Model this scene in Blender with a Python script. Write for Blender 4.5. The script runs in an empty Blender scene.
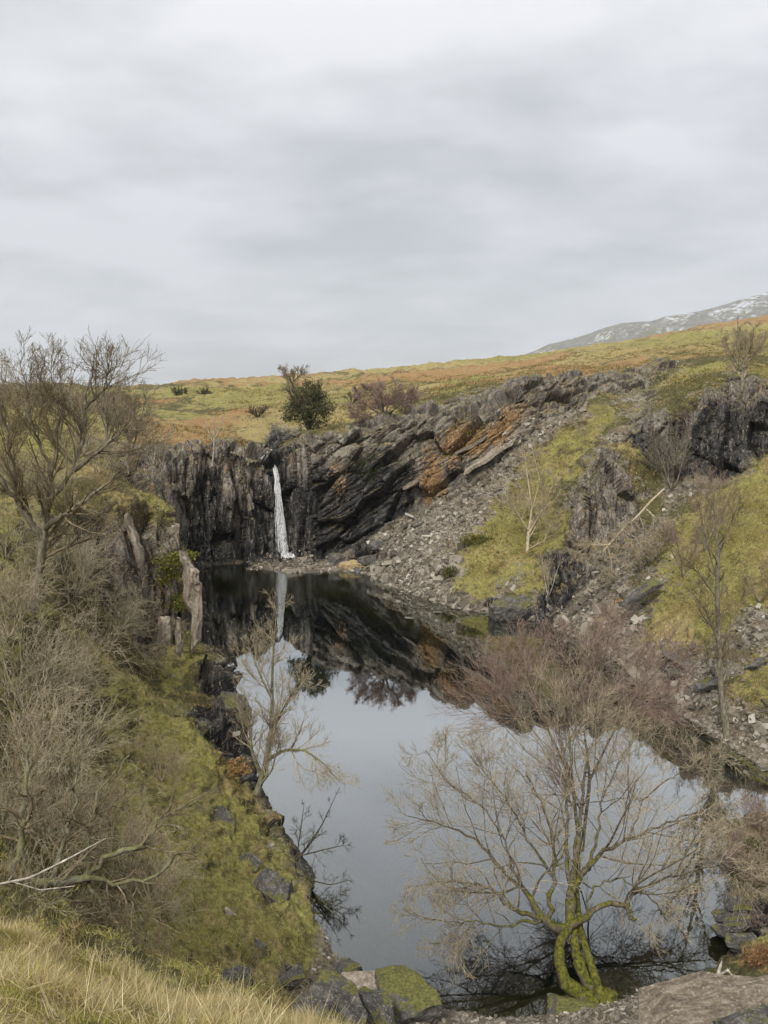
import bpy, math, random
import numpy as np
from mathutils import Vector, Matrix, geometry

# ------------------------------------------------------------------ camera, world, sun
SC = bpy.context.scene
COL = SC.collection
H = 17.0                       # eye height above the pool
F = 770.0
PITCH = math.radians(8.64)
cam_d = bpy.data.cameras.new('camera'); cam = bpy.data.objects.new('camera', cam_d); COL.objects.link(cam)
cam_d.sensor_fit = 'VERTICAL'; cam_d.sensor_height = 24; cam_d.lens = 24*F/1024
cam_d.clip_end = 20000; cam_d.clip_start = 0.05
cam.location = (0, 0, H); cam.rotation_euler = (math.pi/2-PITCH, 0, 0)
SC.camera = cam
SC.view_settings.view_transform = 'Standard'; SC.view_settings.look = 'None'
SC.view_settings.gamma = 1.0; SC.view_settings.use_curve_mapping = False
SC.view_settings.exposure = 1.47
SC.cycles.max_bounces = 5; SC.cycles.diffuse_bounces = 2; SC.cycles.glossy_bounces = 3
SC.cycles.transparent_max_bounces = 12; SC.cycles.transmission_bounces = 2
SC.cycles.use_denoising = True
SC.cycles.sample_clamp_indirect = 4

W = bpy.data.worlds.new("World"); SC.world = W; W.use_nodes = True
SUN_EL, SUN_AZ = 48, 205      # degrees; azimuth clockwise from +Y (behind and left of the camera)
def build_world():
    nt = W.node_tree; N = nt.nodes; L = nt.links; N.clear()
    out = N.new('ShaderNodeOutputWorld'); bg = N.new('ShaderNodeBackground')
    sky = N.new('ShaderNodeTexSky'); sky.sky_type = 'NISHITA'; sky.sun_disc = False
    sky.sun_elevation = math.radians(SUN_EL); sky.sun_rotation = math.radians(SUN_AZ)
    bgs = N.new('ShaderNodeBackground'); bgs.inputs['Strength'].default_value = 0.1
    L.new(sky.outputs[0], bgs.inputs['Color'])
    tc = N.new('ShaderNodeTexCoord'); sep = N.new('ShaderNodeSeparateXYZ'); L.new(tc.outputs['Generated'], sep.inputs[0])
    # cloud deck: project the direction on a flat layer so that clouds bunch towards the horizon
    mx = N.new('ShaderNodeMath'); mx.operation = 'MAXIMUM'; L.new(sep.outputs[2], mx.inputs[0]); mx.inputs[1].default_value = 0.0
    ad = N.new('ShaderNodeMath'); ad.operation = 'ADD'; L.new(mx.outputs[0], ad.inputs[0]); ad.inputs[1].default_value = 0.22
    dv = N.new('ShaderNodeVectorMath'); dv.operation = 'DIVIDE'; L.new(tc.outputs['Generated'], dv.inputs[0]); L.new(ad.outputs[0], dv.inputs[1])
    n1 = N.new('ShaderNodeTexNoise'); n1.inputs['Scale'].default_value = 1.15; n1.inputs['Detail'].default_value = 5; n1.inputs['Roughness'].default_value = .5
    n1.inputs['Distortion'].default_value = .25
    L.new(dv.outputs[0], n1.inputs['Vector'])
    n2 = N.new('ShaderNodeTexNoise'); n2.inputs['Scale'].default_value = 3.0; n2.inputs['Detail'].default_value = 6; n2.inputs['Roughness'].default_value = .55
    mp = N.new('ShaderNodeMapping'); mp.inputs['Scale'].default_value = (0.8, 1.25, 1); mp.inputs['Rotation'].default_value = (0, 0, .25)
    L.new(dv.outputs[0], mp.inputs[0]); L.new(mp.outputs[0], n2.inputs['Vector'])
    mix = N.new('ShaderNodeMix'); mix.data_type = 'FLOAT'; mix.inputs[0].default_value = .42
    L.new(n1.outputs[0], mix.inputs[2]); L.new(n2.outputs[0], mix.inputs[3])
    cr = N.new('ShaderNodeValToRGB'); e = cr.color_ramp.elements
    e[0].position = .40; e[0].color = (.185, .189, .192, 1); e[1].position = .60; e[1].color = (.285, .284, .290, 1)
    L.new(mix.outputs[0], cr.inputs[0])
    # overcast sky is brighter overhead than at the horizon
    el = N.new('ShaderNodeMapRange'); el.inputs[1].default_value = 0.0; el.inputs[2].default_value = 1.0
    el.inputs[3].default_value = 0.94; el.inputs[4].default_value = 2.7
    p = N.new('ShaderNodeMath'); p.operation = 'POWER'; L.new(mx.outputs[0], p.inputs[0]); p.inputs[1].default_value = 2.0
    L.new(p.outputs[0], el.inputs[0])
    mul = N.new('ShaderNodeVectorMath'); mul.operation = 'SCALE'; L.new(cr.outputs[0], mul.inputs[0]); L.new(el.outputs[0], mul.inputs['Scale'])
    L.new(mul.outputs[0], bg.inputs['Color']); bg.inputs['Strength'].default_value = 1.0
    ms = N.new('ShaderNodeMixShader'); ms.inputs[0].default_value = .94
    L.new(bgs.outputs[0], ms.inputs[1]); L.new(bg.outputs[0], ms.inputs[2]); L.new(ms.outputs[0], out.inputs[0])
build_world()
sd = bpy.data.lights.new('sun', 'SUN'); sun = bpy.data.objects.new('sun', sd); COL.objects.link(sun)
sd.energy = 1.5; sd.angle = math.radians(14); sd.color = (1, .96, .9)
az = math.radians(SUN_AZ); el = math.radians(SUN_EL)
sdir = Vector((math.sin(az)*math.cos(el), math.cos(az)*math.cos(el), math.sin(el)))
sun.rotation_euler = sdir.to_track_quat('Z', 'Y').to_euler()

# ------------------------------------------------------------------ measuring helpers
def P(px, py, D=None, z=None):
    """world point seen at (px,py) of the survey photo at forward distance D, or on height z"""
    v = py-512; u = px-384
    fy = math.cos(PITCH)*F - math.sin(PITCH)*v
    fz = -math.sin(PITCH)*F - math.cos(PITCH)*v
    if D is None:
        D = (z-H)/fz*fy
    t = D/fy
    return np.array((u*t, D, H+fz*t))
def px_of(X):
    X = np.asarray(X); y = X[..., 1]; dz = X[..., 2]-H
    d = y*math.cos(PITCH) - dz*math.sin(PITCH); up = y*math.sin(PITCH)+dz*math.cos(PITCH)
    d = np.where(d < .05, .05, d)
    return 384+F*X[..., 0]/d, 512-F*up/d, d

def h32(ix, iy, iz, seed=0):
    with np.errstate(over='ignore'):
        h = ix.astype(np.uint32)*np.uint32(374761393) + iy.astype(np.uint32)*np.uint32(668265263) + iz.astype(np.uint32)*np.uint32(2147483647) + np.uint32((seed*974711+12345) & 0xffffffff)
        h = (h ^ (h >> np.uint32(13)))*np.uint32(1274126177)
        h = h ^ (h >> np.uint32(16)); h = h*np.uint32(2246822519); h = h ^ (h >> np.uint32(15))
    return h
def rnd(h, k):
    with np.errstate(over='ignore'):
        g = h*np.uint32(2654435761+k*2*7919 & 0xffffffff) + np.uint32(k*97531); g = g ^ (g >> np.uint32(14)); g = g*np.uint32(2246822519); g ^= g >> np.uint32(13)
    return g.astype(np.float64)/4294967296.0
def vnoise(Q, seed=0):
    """smooth value noise, -1..1"""
    Q = np.asarray(Q, float); I = np.floor(Q).astype(np.int64); f = Q-I; f = f*f*f*(f*(f*6-15)+10); r = 0
    for dx in (0, 1):
        for dy in (0, 1):
            for dz in (0, 1):
                w = (f[:, 0] if dx else 1-f[:, 0])*(f[:, 1] if dy else 1-f[:, 1])*(f[:, 2] if dz else 1-f[:, 2])
                r = r + w*rnd(h32(I[:, 0]+dx, I[:, 1]+dy, I[:, 2]+dz, seed), 1)
    return r*2-1
def fbm(Q, oct=4, seed=0, gain=.5):
    a = 1; s = 0; t = 0
    for k in range(oct):
        s = s+a*vnoise(np.asarray(Q)*2**k+k*17.3, seed+k); t += a; a *= gain
    return s/t
def cells(Q, seed=0):
    """cellular noise: random value of the nearest cell and distance to the border, -1..1 / 0.."""
    Q = np.asarray(Q, float); I = np.floor(Q).astype(np.int64)
    b1 = np.full(len(Q), 1e9); b2 = np.full(len(Q), 1e9); v = np.zeros(len(Q)); v2 = np.zeros((len(Q), 3))
    for dx in (-1, 0, 1):
        for dy in (-1, 0, 1):
            for dz in (-1, 0, 1):
                c = I+np.array((dx, dy, dz)); h = h32(c[:, 0], c[:, 1], c[:, 2], seed)
                o = np.stack([rnd(h, 1), rnd(h, 2), rnd(h, 3)], 1); pt = c+o
                df = Q-pt; d = (df**2).sum(1); m = d < b1
                b2 = np.where(m, b1, np.minimum(b2, d)); b1 = np.where(m, d, b1)
                # each cell is a tilted facet
                val = (rnd(h, 4)*2-1) + df[:, 0]*(rnd(h, 5)-.5)*.9 + df[:, 1]*(rnd(h, 6)-.5)*.9 + df[:, 2]*(rnd(h, 7)-.5)*.9
                v = np.where(m, val, v)
    return v, np.sqrt(b2)-np.sqrt(b1)

# ------------------------------------------------------------------ mesh / object helpers
def mesh_np(name, V, Fc, smooth=False):
    me = bpy.data.meshes.new(name); V = np.ascontiguousarray(V, dtype=np.float32); Fc = np.asarray(Fc, dtype=np.int32)
    k = Fc.shape[1]; n = len(Fc)
    me.vertices.add(len(V)); me.vertices.foreach_set('co', V.ravel())
    me.loops.add(n*k); me.loops.foreach_set('vertex_index', Fc.ravel())
    me.polygons.add(n); me.polygons.foreach_set('loop_start', np.arange(0, n*k, k, dtype=np.int32))
    me.update(calc_edges=True); me.validate()
    me.polygons.foreach_set('use_smooth', np.full(len(me.polygons), smooth)); me.update()
    return me
def link(name, me, mat=None, parent=None, loc=None, label=None, cat=None, group=None, kind=None):
    o = bpy.data.objects.new(name, me); COL.objects.link(o)
    if mat is not None and me is not None and not me.materials: me.materials.append(mat)
    if parent is not None: o.parent = parent
    if loc is not None: o.location = Vector([float(a) for a in loc])
    if label: o['label'] = label
    if cat: o['category'] = cat
    if group: o['group'] = group
    if kind: o['kind'] = kind
    return o
def thing(name, loc, label, cat, group=None):
    return link(name, None, None, None, loc, label, cat, group)
def colattr(me, name, C):
    a = me.color_attributes.new(name, 'FLOAT_COLOR', 'POINT'); C = np.asarray(C, dtype=np.float32)
    if C.shape[1] == 3: C = np.concatenate([C, np.ones((len(C), 1), np.float32)], 1)
    a.data.foreach_set('color', C.ravel())

# ------------------------------------------------------------------ materials
class NT:
    def __init__(s, name):
        s.m = bpy.data.materials.new(name); s.m.use_nodes = True; s.t = s.m.node_tree; s.N = s.t.nodes; s.L = s.t.links; s.N.clear()
        s.out = s.N.new('ShaderNodeOutputMaterial')
    def n(s, ty, ins=None, **kw):
        a = s.N.new('ShaderNode'+ty)
        for k, v in kw.items(): setattr(a, k, v)
        if ins:
            for k, v in ins.items():
                sk = a.inputs[k]
                if hasattr(v, 'is_linked') or isinstance(v, bpy.types.NodeSocket): s.L.new(v, sk)
                else:
                    if sk.type == 'RGBA' and len(v) == 3: v = (*v, 1)
                    sk.default_value = v
        return a
    def math(s, op, a, b=None, clamp=False):
        m = s.N.new('ShaderNodeMath'); m.operation = op; m.use_clamp = clamp
        for i, v in enumerate((a, b)):
            if v is None: continue
            if isinstance(v, bpy.types.NodeSocket): s.L.new(v, m.inputs[i])
            else: m.inputs[i].default_value = v
        return m.outputs[0]
    def pos(s):
        return s.n('NewGeometry').outputs['Position']
    def noise(s, vec, scale, detail=4, rough=.55, dist=0, sc=None, rot=None):
        if sc is not None or rot is not None:
            vec = s.n('Mapping', {'Vector': vec, 'Scale': sc or (1, 1, 1), 'Rotation': rot or (0, 0, 0)}).outputs[0]
        return s.n('TexNoise', {'Vector': vec, 'Scale': scale, 'Detail': detail, 'Roughness': rough, 'Distortion': dist}).outputs[0]
    def ramp(s, f, stops, interp='LINEAR'):
        r = s.N.new('ShaderNodeValToRGB'); r.color_ramp.interpolation = interp
        while len(r.color_ramp.elements) < len(stops): r.color_ramp.elements.new(.5)
        for e, (p, c) in zip(r.color_ramp.elements, stops):
            e.position = p; e.color = (*c, 1) if len(c) == 3 else c
        s.L.new(f, r.inputs[0]); return r.outputs[0]
    def step(s, f, a, b):
        return s.n('MapRange', {0: f, 1: a, 2: b, 3: 0., 4: 1.}, interpolation_type='SMOOTHSTEP').outputs[0]
    def mix(s, f, a, b, mode='MIX'):
        m = s.N.new('ShaderNodeMix'); m.data_type = 'RGBA'; m.blend_type = mode
        for i, v in ((0, f), (6, a), (7, b)):
            if isinstance(v, bpy.types.NodeSocket): s.L.new(v, m.inputs[i])
            elif i == 0: m.inputs[0].default_value = v
            else: m.inputs[i].default_value = (*v, 1)
        return m.outputs[2]
    def bsdf(s, col, rough=.9, bump=None, spec=.2, dist=.05, strength=1.0, **kw):
        b = s.n('BsdfPrincipled', {'Roughness': rough, 'Specular IOR Level': spec})
        if isinstance(col, bpy.types.NodeSocket): s.L.new(col, b.inputs['Base Color'])
        else: b.inputs['Base Color'].default_value = (*col, 1)
        if bump is not None:
            bp = s.n('Bump', {'Height': bump, 'Distance': dist, 'Strength': strength}); s.L.new(bp.outputs[0], b.inputs['Normal'])
        s.L.new(b.outputs[0], s.out.inputs[0]); return b

def mat_terrain():
    s = NT('terrain_ground'); pos = s.pos()
    A = [s.n('Attribute', attribute_name=k) for k in ('w1', 'w2', 'w3')]
    def comps(a):
        sp = s.n('SeparateColor', {0: a.outputs['Color']}); return sp.outputs[0], sp.outputs[1], sp.outputs[2], a.outputs['Alpha']
    G, Y, B, S = comps(A[0]); R, O, M, Dd = comps(A[1]); K, X, _, _ = comps(A[2])
    nb = s.noise(pos, .35, 6, .62); nm = s.noise(pos, 1.7, 5, .6); nf = s.noise(pos, 7, 5, .65); nff = s.noise(pos, 26, 3, .6)
    nbig = s.noise(pos, .07, 6, .65)
    DP = comps(A[2])[2]
    nz = s.n('SeparateXYZ', {0: s.n('NewGeometry').outputs['Normal']}).outputs[2]
    far = s.n('Mapping', {'Vector': pos, 'Scale': (.5, 1.0, 1)}).outputs[0]
    npatch = s.math('ADD', s.math('MULTIPLY', nb, .55), s.math('MULTIPLY', nm, .45))
    def fac(w, n, amt=.8, lo=.42, hi=.58):
        return s.step(s.math('ADD', w, s.math('MULTIPLY', s.math('SUBTRACT', n, .5), amt)), lo, hi)
    vo = s.n('TexVoronoi', {'Vector': s.n('Mapping', {'Vector': pos, 'Scale': (1, 1, 1.6), 'Rotation': (.3, .5, .2)}).outputs[0], 'Scale': 5.5})
    vsf = s.n('SeparateColor', {0: vo.outputs['Color']}).outputs[0]
    scree = s.ramp(s.math('ADD', s.math('MULTIPLY', nf, .72), s.math('MULTIPLY', vsf, .28)), [(.25, (.056, .048, .036)), (.42, (.155, .134, .103)), (.58, (.25, .22, .172)), (.76, (.38, .345, .285))])
    scree = s.mix(s.math('MULTIPLY', s.step(s.noise(pos, .55, 5, .7, .3, sc=(1, .6, 1.8)), .47, .58), .8), scree, s.ramp(nf, [(.3, (.07, .05, .03)), (.6, (.17, .13, .075)), (.8, (.25, .21, .12))]))
    grass = s.ramp(nf, [(.25, (.075, .068, .022)), (.45, (.18, .165, .048)), (.6, (.275, .25, .078)), (.8, (.39, .35, .15))])
    gold = s.ramp(nf, [(.25, (.12, .085, .034)), (.5, (.27, .21, .085)), (.75, (.43, .35, .17))])
    brack = s.ramp(nf, [(.25, (.11, .058, .024)), (.5, (.245, .142, .060)), (.75, (.36, .245, .11))])
    moss = s.ramp(nf, [(.25, (.026, .024, .010)), (.5, (.075, .067, .024)), (.75, (.16, .14, .055))])
    grass = s.mix(s.math('MULTIPLY', s.step(npatch, .50, .60), .75), grass, gold)
    grass = s.mix(s.math('MULTIPLY', s.step(s.noise(pos, .9, 5, .65), .54, .64), .8), grass, moss)
    earth = s.ramp(nf, [(.3, (.05, .035, .02)), (.55, (.13, .095, .055)), (.75, (.24, .18, .11))])
    grass = s.mix(s.math('MULTIPLY', s.step(s.noise(pos, 1.3, 6, .7, .4, sc=(1, .7, 1.7)), .54, .62), .55), grass, earth)
    gold = s.mix(s.math('MULTIPLY', s.step(nm, .50, .60), .7), gold, grass)
    brack = s.mix(s.math('MULTIPLY', s.step(npatch, .49, .58), .8), brack, gold)
    moss = s.mix(s.math('MULTIPLY', s.step(npatch, .50, .62), .7), moss, brack)
    gul = s.math('MULTIPLY', s.step(s.noise(pos, .16, 7, .72, .8, sc=(.7, 1.3, 1)), .54, .60), .5)
    hth = s.ramp(nm, [(.35, (.035, .028, .016)), (.6, (.10, .075, .038)), (.75, (.17, .13, .065))])
    grass = s.mix(gul, grass, hth); gold = s.mix(gul, gold, hth); brack = s.mix(s.math('MULTIPLY', gul, .7), brack, hth)
    veg = s.math('ADD', s.math('ADD', G, Y), s.math('ADD', B, M))
    # slate: streaks along the cleavage (upright, or dipping on the long back wall), joint blocks of different weathering
    def streak(scale, sx, sz, det):
        a = s.noise(pos, scale, det, .66, .08, sc=(sx, sx, sz))
        rp = s.n('VectorRotate', {'Vector': pos, 'Angle': math.radians(-52), 'Axis': (0, 1, 0)}, rotation_type='AXIS_ANGLE').outputs[0]
        b = s.noise(rp, scale, det, .66, .08, sc=(sx, sx, sz))
        m = s.N.new('ShaderNodeMix'); m.data_type = 'FLOAT'; s.L.new(s.math('MULTIPLY', DP, .55), m.inputs[0]); s.L.new(a, m.inputs[2]); s.L.new(b, m.inputs[3]); return m.outputs[0]
    st = streak(.8, 3.0, .4, 6); st2 = streak(2.6, 3.0, .35, 5)
    vr = s.n('TexVoronoi', {'Vector': s.n('Mapping', {'Vector': pos, 'Scale': (1.3, 1.3, .38)}).outputs[0], 'Scale': 1.3}).outputs['Color']
    vrf = s.n('SeparateColor', {0: vr}).outputs[0]
    rk = s.math('ADD', s.math('ADD', s.math('MULTIPLY', st, .42), s.math('MULTIPLY', st2, .46)), s.math('MULTIPLY', vrf, .12))
    rock = s.ramp(rk, [(.33, (.018, .017, .016)), (.42, (.075, .066, .057)), (.50, (.135, .117, .098)), (.60, (.31, .28, .24))])
    rock = s.mix(s.math('MULTIPLY', s.step(nm, .50, .62), .6), rock, s.mix(.55, rock, (.17, .11, .06)))
    rock = s.mix(s.math('MULTIPLY', s.step(st, .56, .62), s.step(nb, .5, .56)), rock, (.24, .125, .05))
    wet = s.ramp(rk, [(.36, (.005, .005, .006)), (.47, (.018, .017, .017)), (.55, (.055, .051, .047)), (.63, (.17, .16, .145))])  # wet slate; shade of chasms and lower cliffs also put into this colour
    rust = s.ramp(s.math('ADD', s.math('MULTIPLY', st2, .7), s.math('MULTIPLY', nf, .3)), [(.38, (.03, .024, .02)), (.46, (.15, .092, .05)), (.54, (.31, .185, .08)), (.64, (.40, .33, .24))])
    mossy = s.mix(s.step(nf, .45, .6), moss, grass)
    ledge = s.math('MULTIPLY', s.step(s.math('ADD', nz, s.math('MULTIPLY', s.math('SUBTRACT', nm, .5), .5)), .62, .80), .8)
    rock = s.mix(ledge, rock, mossy); wet = s.mix(s.math('MULTIPLY', ledge, s.step(nb, .45, .6)), wet, moss)
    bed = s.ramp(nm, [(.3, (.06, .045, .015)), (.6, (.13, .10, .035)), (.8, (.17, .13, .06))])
    deep = (.002, .004, .005)  # near-black bed colour stands in for light lost in deep water
    g1 = s.math('SUBTRACT', veg, M)
    vc = moss
    vc = s.mix(fac(G, npatch, 1.6, .30, .42), vc, grass); vc = s.mix(fac(Y, npatch, 1.6, .34, .46), vc, gold); vc = s.mix(fac(B, s.math('ADD', s.math('MULTIPLY', npatch, .6), s.math('MULTIPLY', nbig, .4)), 2.6, .26, .42), vc, brack)
    stv = s.noise(pos, .8, 6, .7, .4, sc=(1, .7, 1.6), rot=(.3, .6, .4))
    c = s.mix(fac(veg, s.math('ADD', s.math('MULTIPLY', stv, .7), s.math('MULTIPLY', npatch, .3)), 4.2, .34, .66), scree, vc)
    steep = s.math('SUBTRACT', 1., s.step(s.math('ADD', nz, s.math('MULTIPLY', s.math('SUBTRACT', nf, .5), .35)), .30, .48))
    soil = s.ramp(nf, [(.3, (.03, .022, .015)), (.6, (.10, .075, .05)), (.8, (.2, .16, .12))])
    c = s.mix(s.math('MULTIPLY', steep, .7), c, soil)
    rocky = s.math('ADD', s.math('ADD', R, K), O)
    rr_ = s.mix(fac(K, nb, 1.1, .38, .62), rock, wet); rr_ = s.mix(fac(O, st2, 3.6, .36, .62), rr_, rust)
    c = s.mix(fac(rocky, nf, 1.0, .40, .5), c, rr_)
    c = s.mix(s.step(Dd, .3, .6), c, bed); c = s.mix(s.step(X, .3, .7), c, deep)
    bump = s.math('ADD', s.math('ADD', s.math('MULTIPLY', nf, .6), s.math('MULTIPLY', nff, .35)), s.math('MULTIPLY', st2, .5))
    rg = s.math('SUBTRACT', .93, s.math('MULTIPLY', K, .45))
    b = s.bsdf(c, .9, bump, .25, .22, .9); s.L.new(rg, b.inputs['Roughness'])
    return s.m

def mat_water():
    s = NT('pool_water'); pos = s.pos()
    n1 = s.noise(pos, .9, 3, .5, sc=(1, .6, 1)); n2 = s.noise(pos, 5, 2, .5)
    bp = s.n('Bump', {'Height': s.math('ADD', s.math('ADD', n1, s.math('MULTIPLY', n2, .12)), s.math('MULTIPLY', s.noise(pos, 3.5, 3, .6), s.n('MapRange', {0: s.n('VectorMath', {0: pos, 1: (-10.3, 77.0, 0)}, operation='DISTANCE').outputs['Value'], 1: 1., 2: 18., 3: 5., 4: 0.}).outputs[0])), 'Distance': .006, 'Strength': .5})
    gl = s.n('BsdfGlossy', {'Roughness': .015, 'Color': (.94, .98, .99)}); s.L.new(bp.outputs[0], gl.inputs['Normal'])
    tr = s.n('BsdfTransparent', {'Color': (.40, .42, .30)})
    df = s.n('BsdfDiffuse', {'Color': (.004, .010, .012)})
    body = s.n('MixShader', {0: .12}); s.L.new(tr.outputs[0], body.inputs[1]); s.L.new(df.outputs[0], body.inputs[2])
    lw = s.n('LayerWeight', {'Blend': .5}); s.L.new(bp.outputs[0], lw.inputs['Normal'])
    f = s.math('MINIMUM', s.math('MULTIPLY', s.math('POWER', lw.outputs['Facing'], 2.6), 2.1), .52)
    m = s.n('MixShader', {0: f}); s.L.new(body.outputs[0], m.inputs[1]); s.L.new(gl.outputs[0], m.inputs[2])
    s.L.new(m.outputs[0], s.out.inputs[0]); return s.m

def mat_bark(name, c0, c1, c2, moss=0., mosscol=((.022, .024, .008), (.15, .145, .022)), height=None):
    s = NT(name); tc = s.n('TexCoord').outputs['Object']
    n = s.noise(tc, 9, 5, .65, sc=(1, 1, .35)); nn = s.noise(tc, 3.0, 5, .7)
    c = s.ramp(n, [(.3, c0), (.52, c1), (.72, c2)])
    if moss:
        mc = s.ramp(s.noise(tc, 9, 6, .75), [(.38, mosscol[0]), (.64, mosscol[1])])
        f = s.math('ADD', nn, s.math('MULTIPLY', s.n('SeparateXYZ', {0: s.n('NewGeometry').outputs['Normal']}).outputs[2], .22))
        if height:
            oz = s.n('SeparateXYZ', {0: tc}).outputs[2]
            f = s.math('ADD', f, s.n('MapRange', {0: oz, 1: height[0], 2: height[1], 3: .09, 4: -.30}).outputs[0])
        c = s.mix(s.step(f, .62-moss*.25, .70-moss*.25), c, mc)
    s.bsdf(c, .9, n, .15, .03, .8); return s.m
def mat_tint(name, rough=.85, tr=0.):
    """colour per blade or leaf comes from the mesh"""
    s = NT(name); a = s.n('Attribute', attribute_name='tint')
    b = s.bsdf(a.outputs['Color'], rough, None, .15)
    if tr:
        t = s.n('BsdfTranslucent'); s.L.new(a.outputs['Color'], t.inputs[0]); m = s.n('MixShader', {0: tr})
        s.L.new(b.outputs[0], m.inputs[1]); s.L.new(t.outputs[0], m.inputs[2]); s.L.new(m.outputs[0], s.out.inputs[0])
    return s.m
def mat_stone(name, cols, moss=.0, streak=(1, 1, 1), scale=3.0, lichen=.5):
    s = NT(name); tc = s.n('TexCoord').outputs['Object']
    a = s.noise(tc, scale, 6, .65, .3, sc=streak); f = s.noise(tc, scale*6, 4, .65); m = s.noise(tc, 1.3, 4, .6)
    c = s.ramp(s.math('ADD', s.math('MULTIPLY', a, .65), s.math('MULTIPLY', f, .35)), [(.32, cols[0]), (.5, cols[1]), (.68, cols[2])])
    if lichen: c = s.mix(s.math('MULTIPLY', s.step(f, .60, .68), lichen), c, (.42, .41, .36))
    if moss:
        nz = s.n('SeparateXYZ', {0: s.n('NewGeometry').outputs['Normal']}).outputs[2]
        k = s.step(s.math('ADD', s.math('MULTIPLY', nz, .5), m), .98-moss*.4, 1.06-moss*.4)
        c = s.mix(k, c, s.ramp(f, [(.3, (.035, .037, .012)), (.7, (.15, .14, .04))]))
    s.bsdf(c, .85, s.math('ADD', a, s.math('MULTIPLY', f, .5)), .3, .05, .8); return s.m

MT = mat_terrain()
# ------------------------------------------------------------------ surveyed ground: control points -> triangulated net
TYPES = 'GYBSROMDKX'
pts = []; wts = []; cons = []
def add(p, t):
    w = np.zeros(10)
    if isinstance(t, str):
        for ch in t: w[TYPES.index(ch)] += 1./len(t)
    pts.append(np.array(p, float)); wts.append(w); return len(pts)-1
def line(L, closed=False, constrain=True):
    ids = [add(P(a[0], a[1], a[2]) if a[2] is not None else P(a[0], a[1], z=0.0), a[3]) for a in L]
    if constrain:
        for i in range(len(ids)-1): cons.append((ids[i], ids[i+1]))
        if closed: cons.append((ids[-1], ids[0]))
    return ids
def free(L): return line(L, constrain=False)

shore = [(175,570,'K'),(205,570,'K'),(235,571,'K'),(255,569,'S'),(285,573,'S'),(320,572,'S'),(345,571,'S'),(370,575,'S'),(400,590,'S'),(440,603,'S'),
 (480,612,'S'),(510,618,'K'),(545,622,'K'),(570,634,'S'),(600,650,'S'),(640,678,'S'),(665,698,'S'),(683,714,'S'),(721,740,'S'),(768,770,'S'),(840,788,'S'),(930,796,'S'),
 (890,812,'M'),(768,812,'M'),(714,818,'M'),(724,845,'M'),(731,870,'M'),(740,920,'K'),(733,955,'K'),(700,978,'M'),(650,988,'S'),(622,1000,'S'),(590,1006,'S'),(550,1014,'M'),(500,1018,'S'),
 (440,1010,'S'),(380,992,'S'),(345,975,'S'),(329,945,'S'),(326,912,'K'),(306,870,'K'),(286,840,'K'),(264,812,'K'),(250,775,'K'),(246,735,'K'),(232,694,'K'),(214,655,'K'),(203,610,'K'),(190,582,'K')]
line([(a, b, None, t) for a, b, t in shore], closed=True)
SH = np.array([P(a, b, z=0.)[:2] for a, b, t in shore])
# bed rings: offset the shore polygon inwards
def offset(poly, d):
    n = len(poly); out = []
    for i in range(n):
        a, b = poly[i-1], poly[(i+1) % n]; t = (b-a)/np.linalg.norm(b-a)
        out.append(poly[i]+np.array((t[1], -t[0]))*d)
    return np.array(out)
area = .5*np.sum(SH[:, 0]*np.roll(SH[:, 1], -1)-np.roll(SH[:, 0], -1)*SH[:, 1]); sg = 1 if area < 0 else -1
def inside(q, poly):
    x, y = q; n = len(poly); c = False; j = n-1
    for i in range(n):
        if (poly[i][1] > y) != (poly[j][1] > y) and x < (poly[j][0]-poly[i][0])*(y-poly[i][1])/(poly[j][1]-poly[i][1])+poly[i][0]: c = not c
        j = i
    return c
def pdist(q, poly):
    a = poly; b = np.roll(poly, -1, 0); ab = b-a; t = np.clip(((q-a)*ab).sum(1)/(ab*ab).sum(1), 0, 1)
    return np.min(np.linalg.norm(a+ab*t[:, None]-q, axis=1))
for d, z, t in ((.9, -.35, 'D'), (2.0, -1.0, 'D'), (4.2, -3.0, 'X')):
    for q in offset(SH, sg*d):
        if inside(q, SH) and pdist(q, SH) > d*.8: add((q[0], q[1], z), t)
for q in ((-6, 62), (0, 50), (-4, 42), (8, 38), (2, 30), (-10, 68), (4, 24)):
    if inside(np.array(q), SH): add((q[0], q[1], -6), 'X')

# --- far wall of the quarry
line([(140,452,74,'MR'),(160,458,75.5,'R'),(180,456,77,'R'),(205,450,78.5,'R'),(230,446,79.5,'R'),(250,450,80.5,'R'),(262,457,82,'R'),(274,464,83.5,'K'),(283,463,83.5,'K'),
 (292,449,82,'R'),(306,440,82,'R'),(325,441,81,'R'),(345,432,81,'MR'),(368,428,81,'R'),(392,420,80.5,'R'),(411,416,79.5,'R'),(430,417,79,'R'),(452,414,78,'R'),(475,414,77.5,'MR'),(495,408,77,'R'),(516,391,77,'R'),
 (530,383,78,'R'),(557,377,79,'R'),(598,373,81,'R')])
line([(150,505,73,'R'),(180,500,75.6,'R'),(205,500,77.2,'K'),(218,500,78.2,'K'),(228,497,77.6,'RK'),(240,495,77.8,'R'),(256,500,79,'R'),(266,505,81,'K'),(284,505,82.0,'K'),
 (300,495,80.6,'K'),(325,490,79.5,'K'),(341,480,79.3,'OK'),(356,490,79,'K'),(380,480,78.5,'K'),(405,470,77.8,'RK'),(425,460,77,'RO'),(440,455,76.5,'RO'),(455,445,76.3,'O'),(475,445,75.6,'O'),(495,430,75.6,'O'),(520,410,76.2,'RO'),(545,400,77.2,'R'),(575,388,78.6,'R')])
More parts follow.
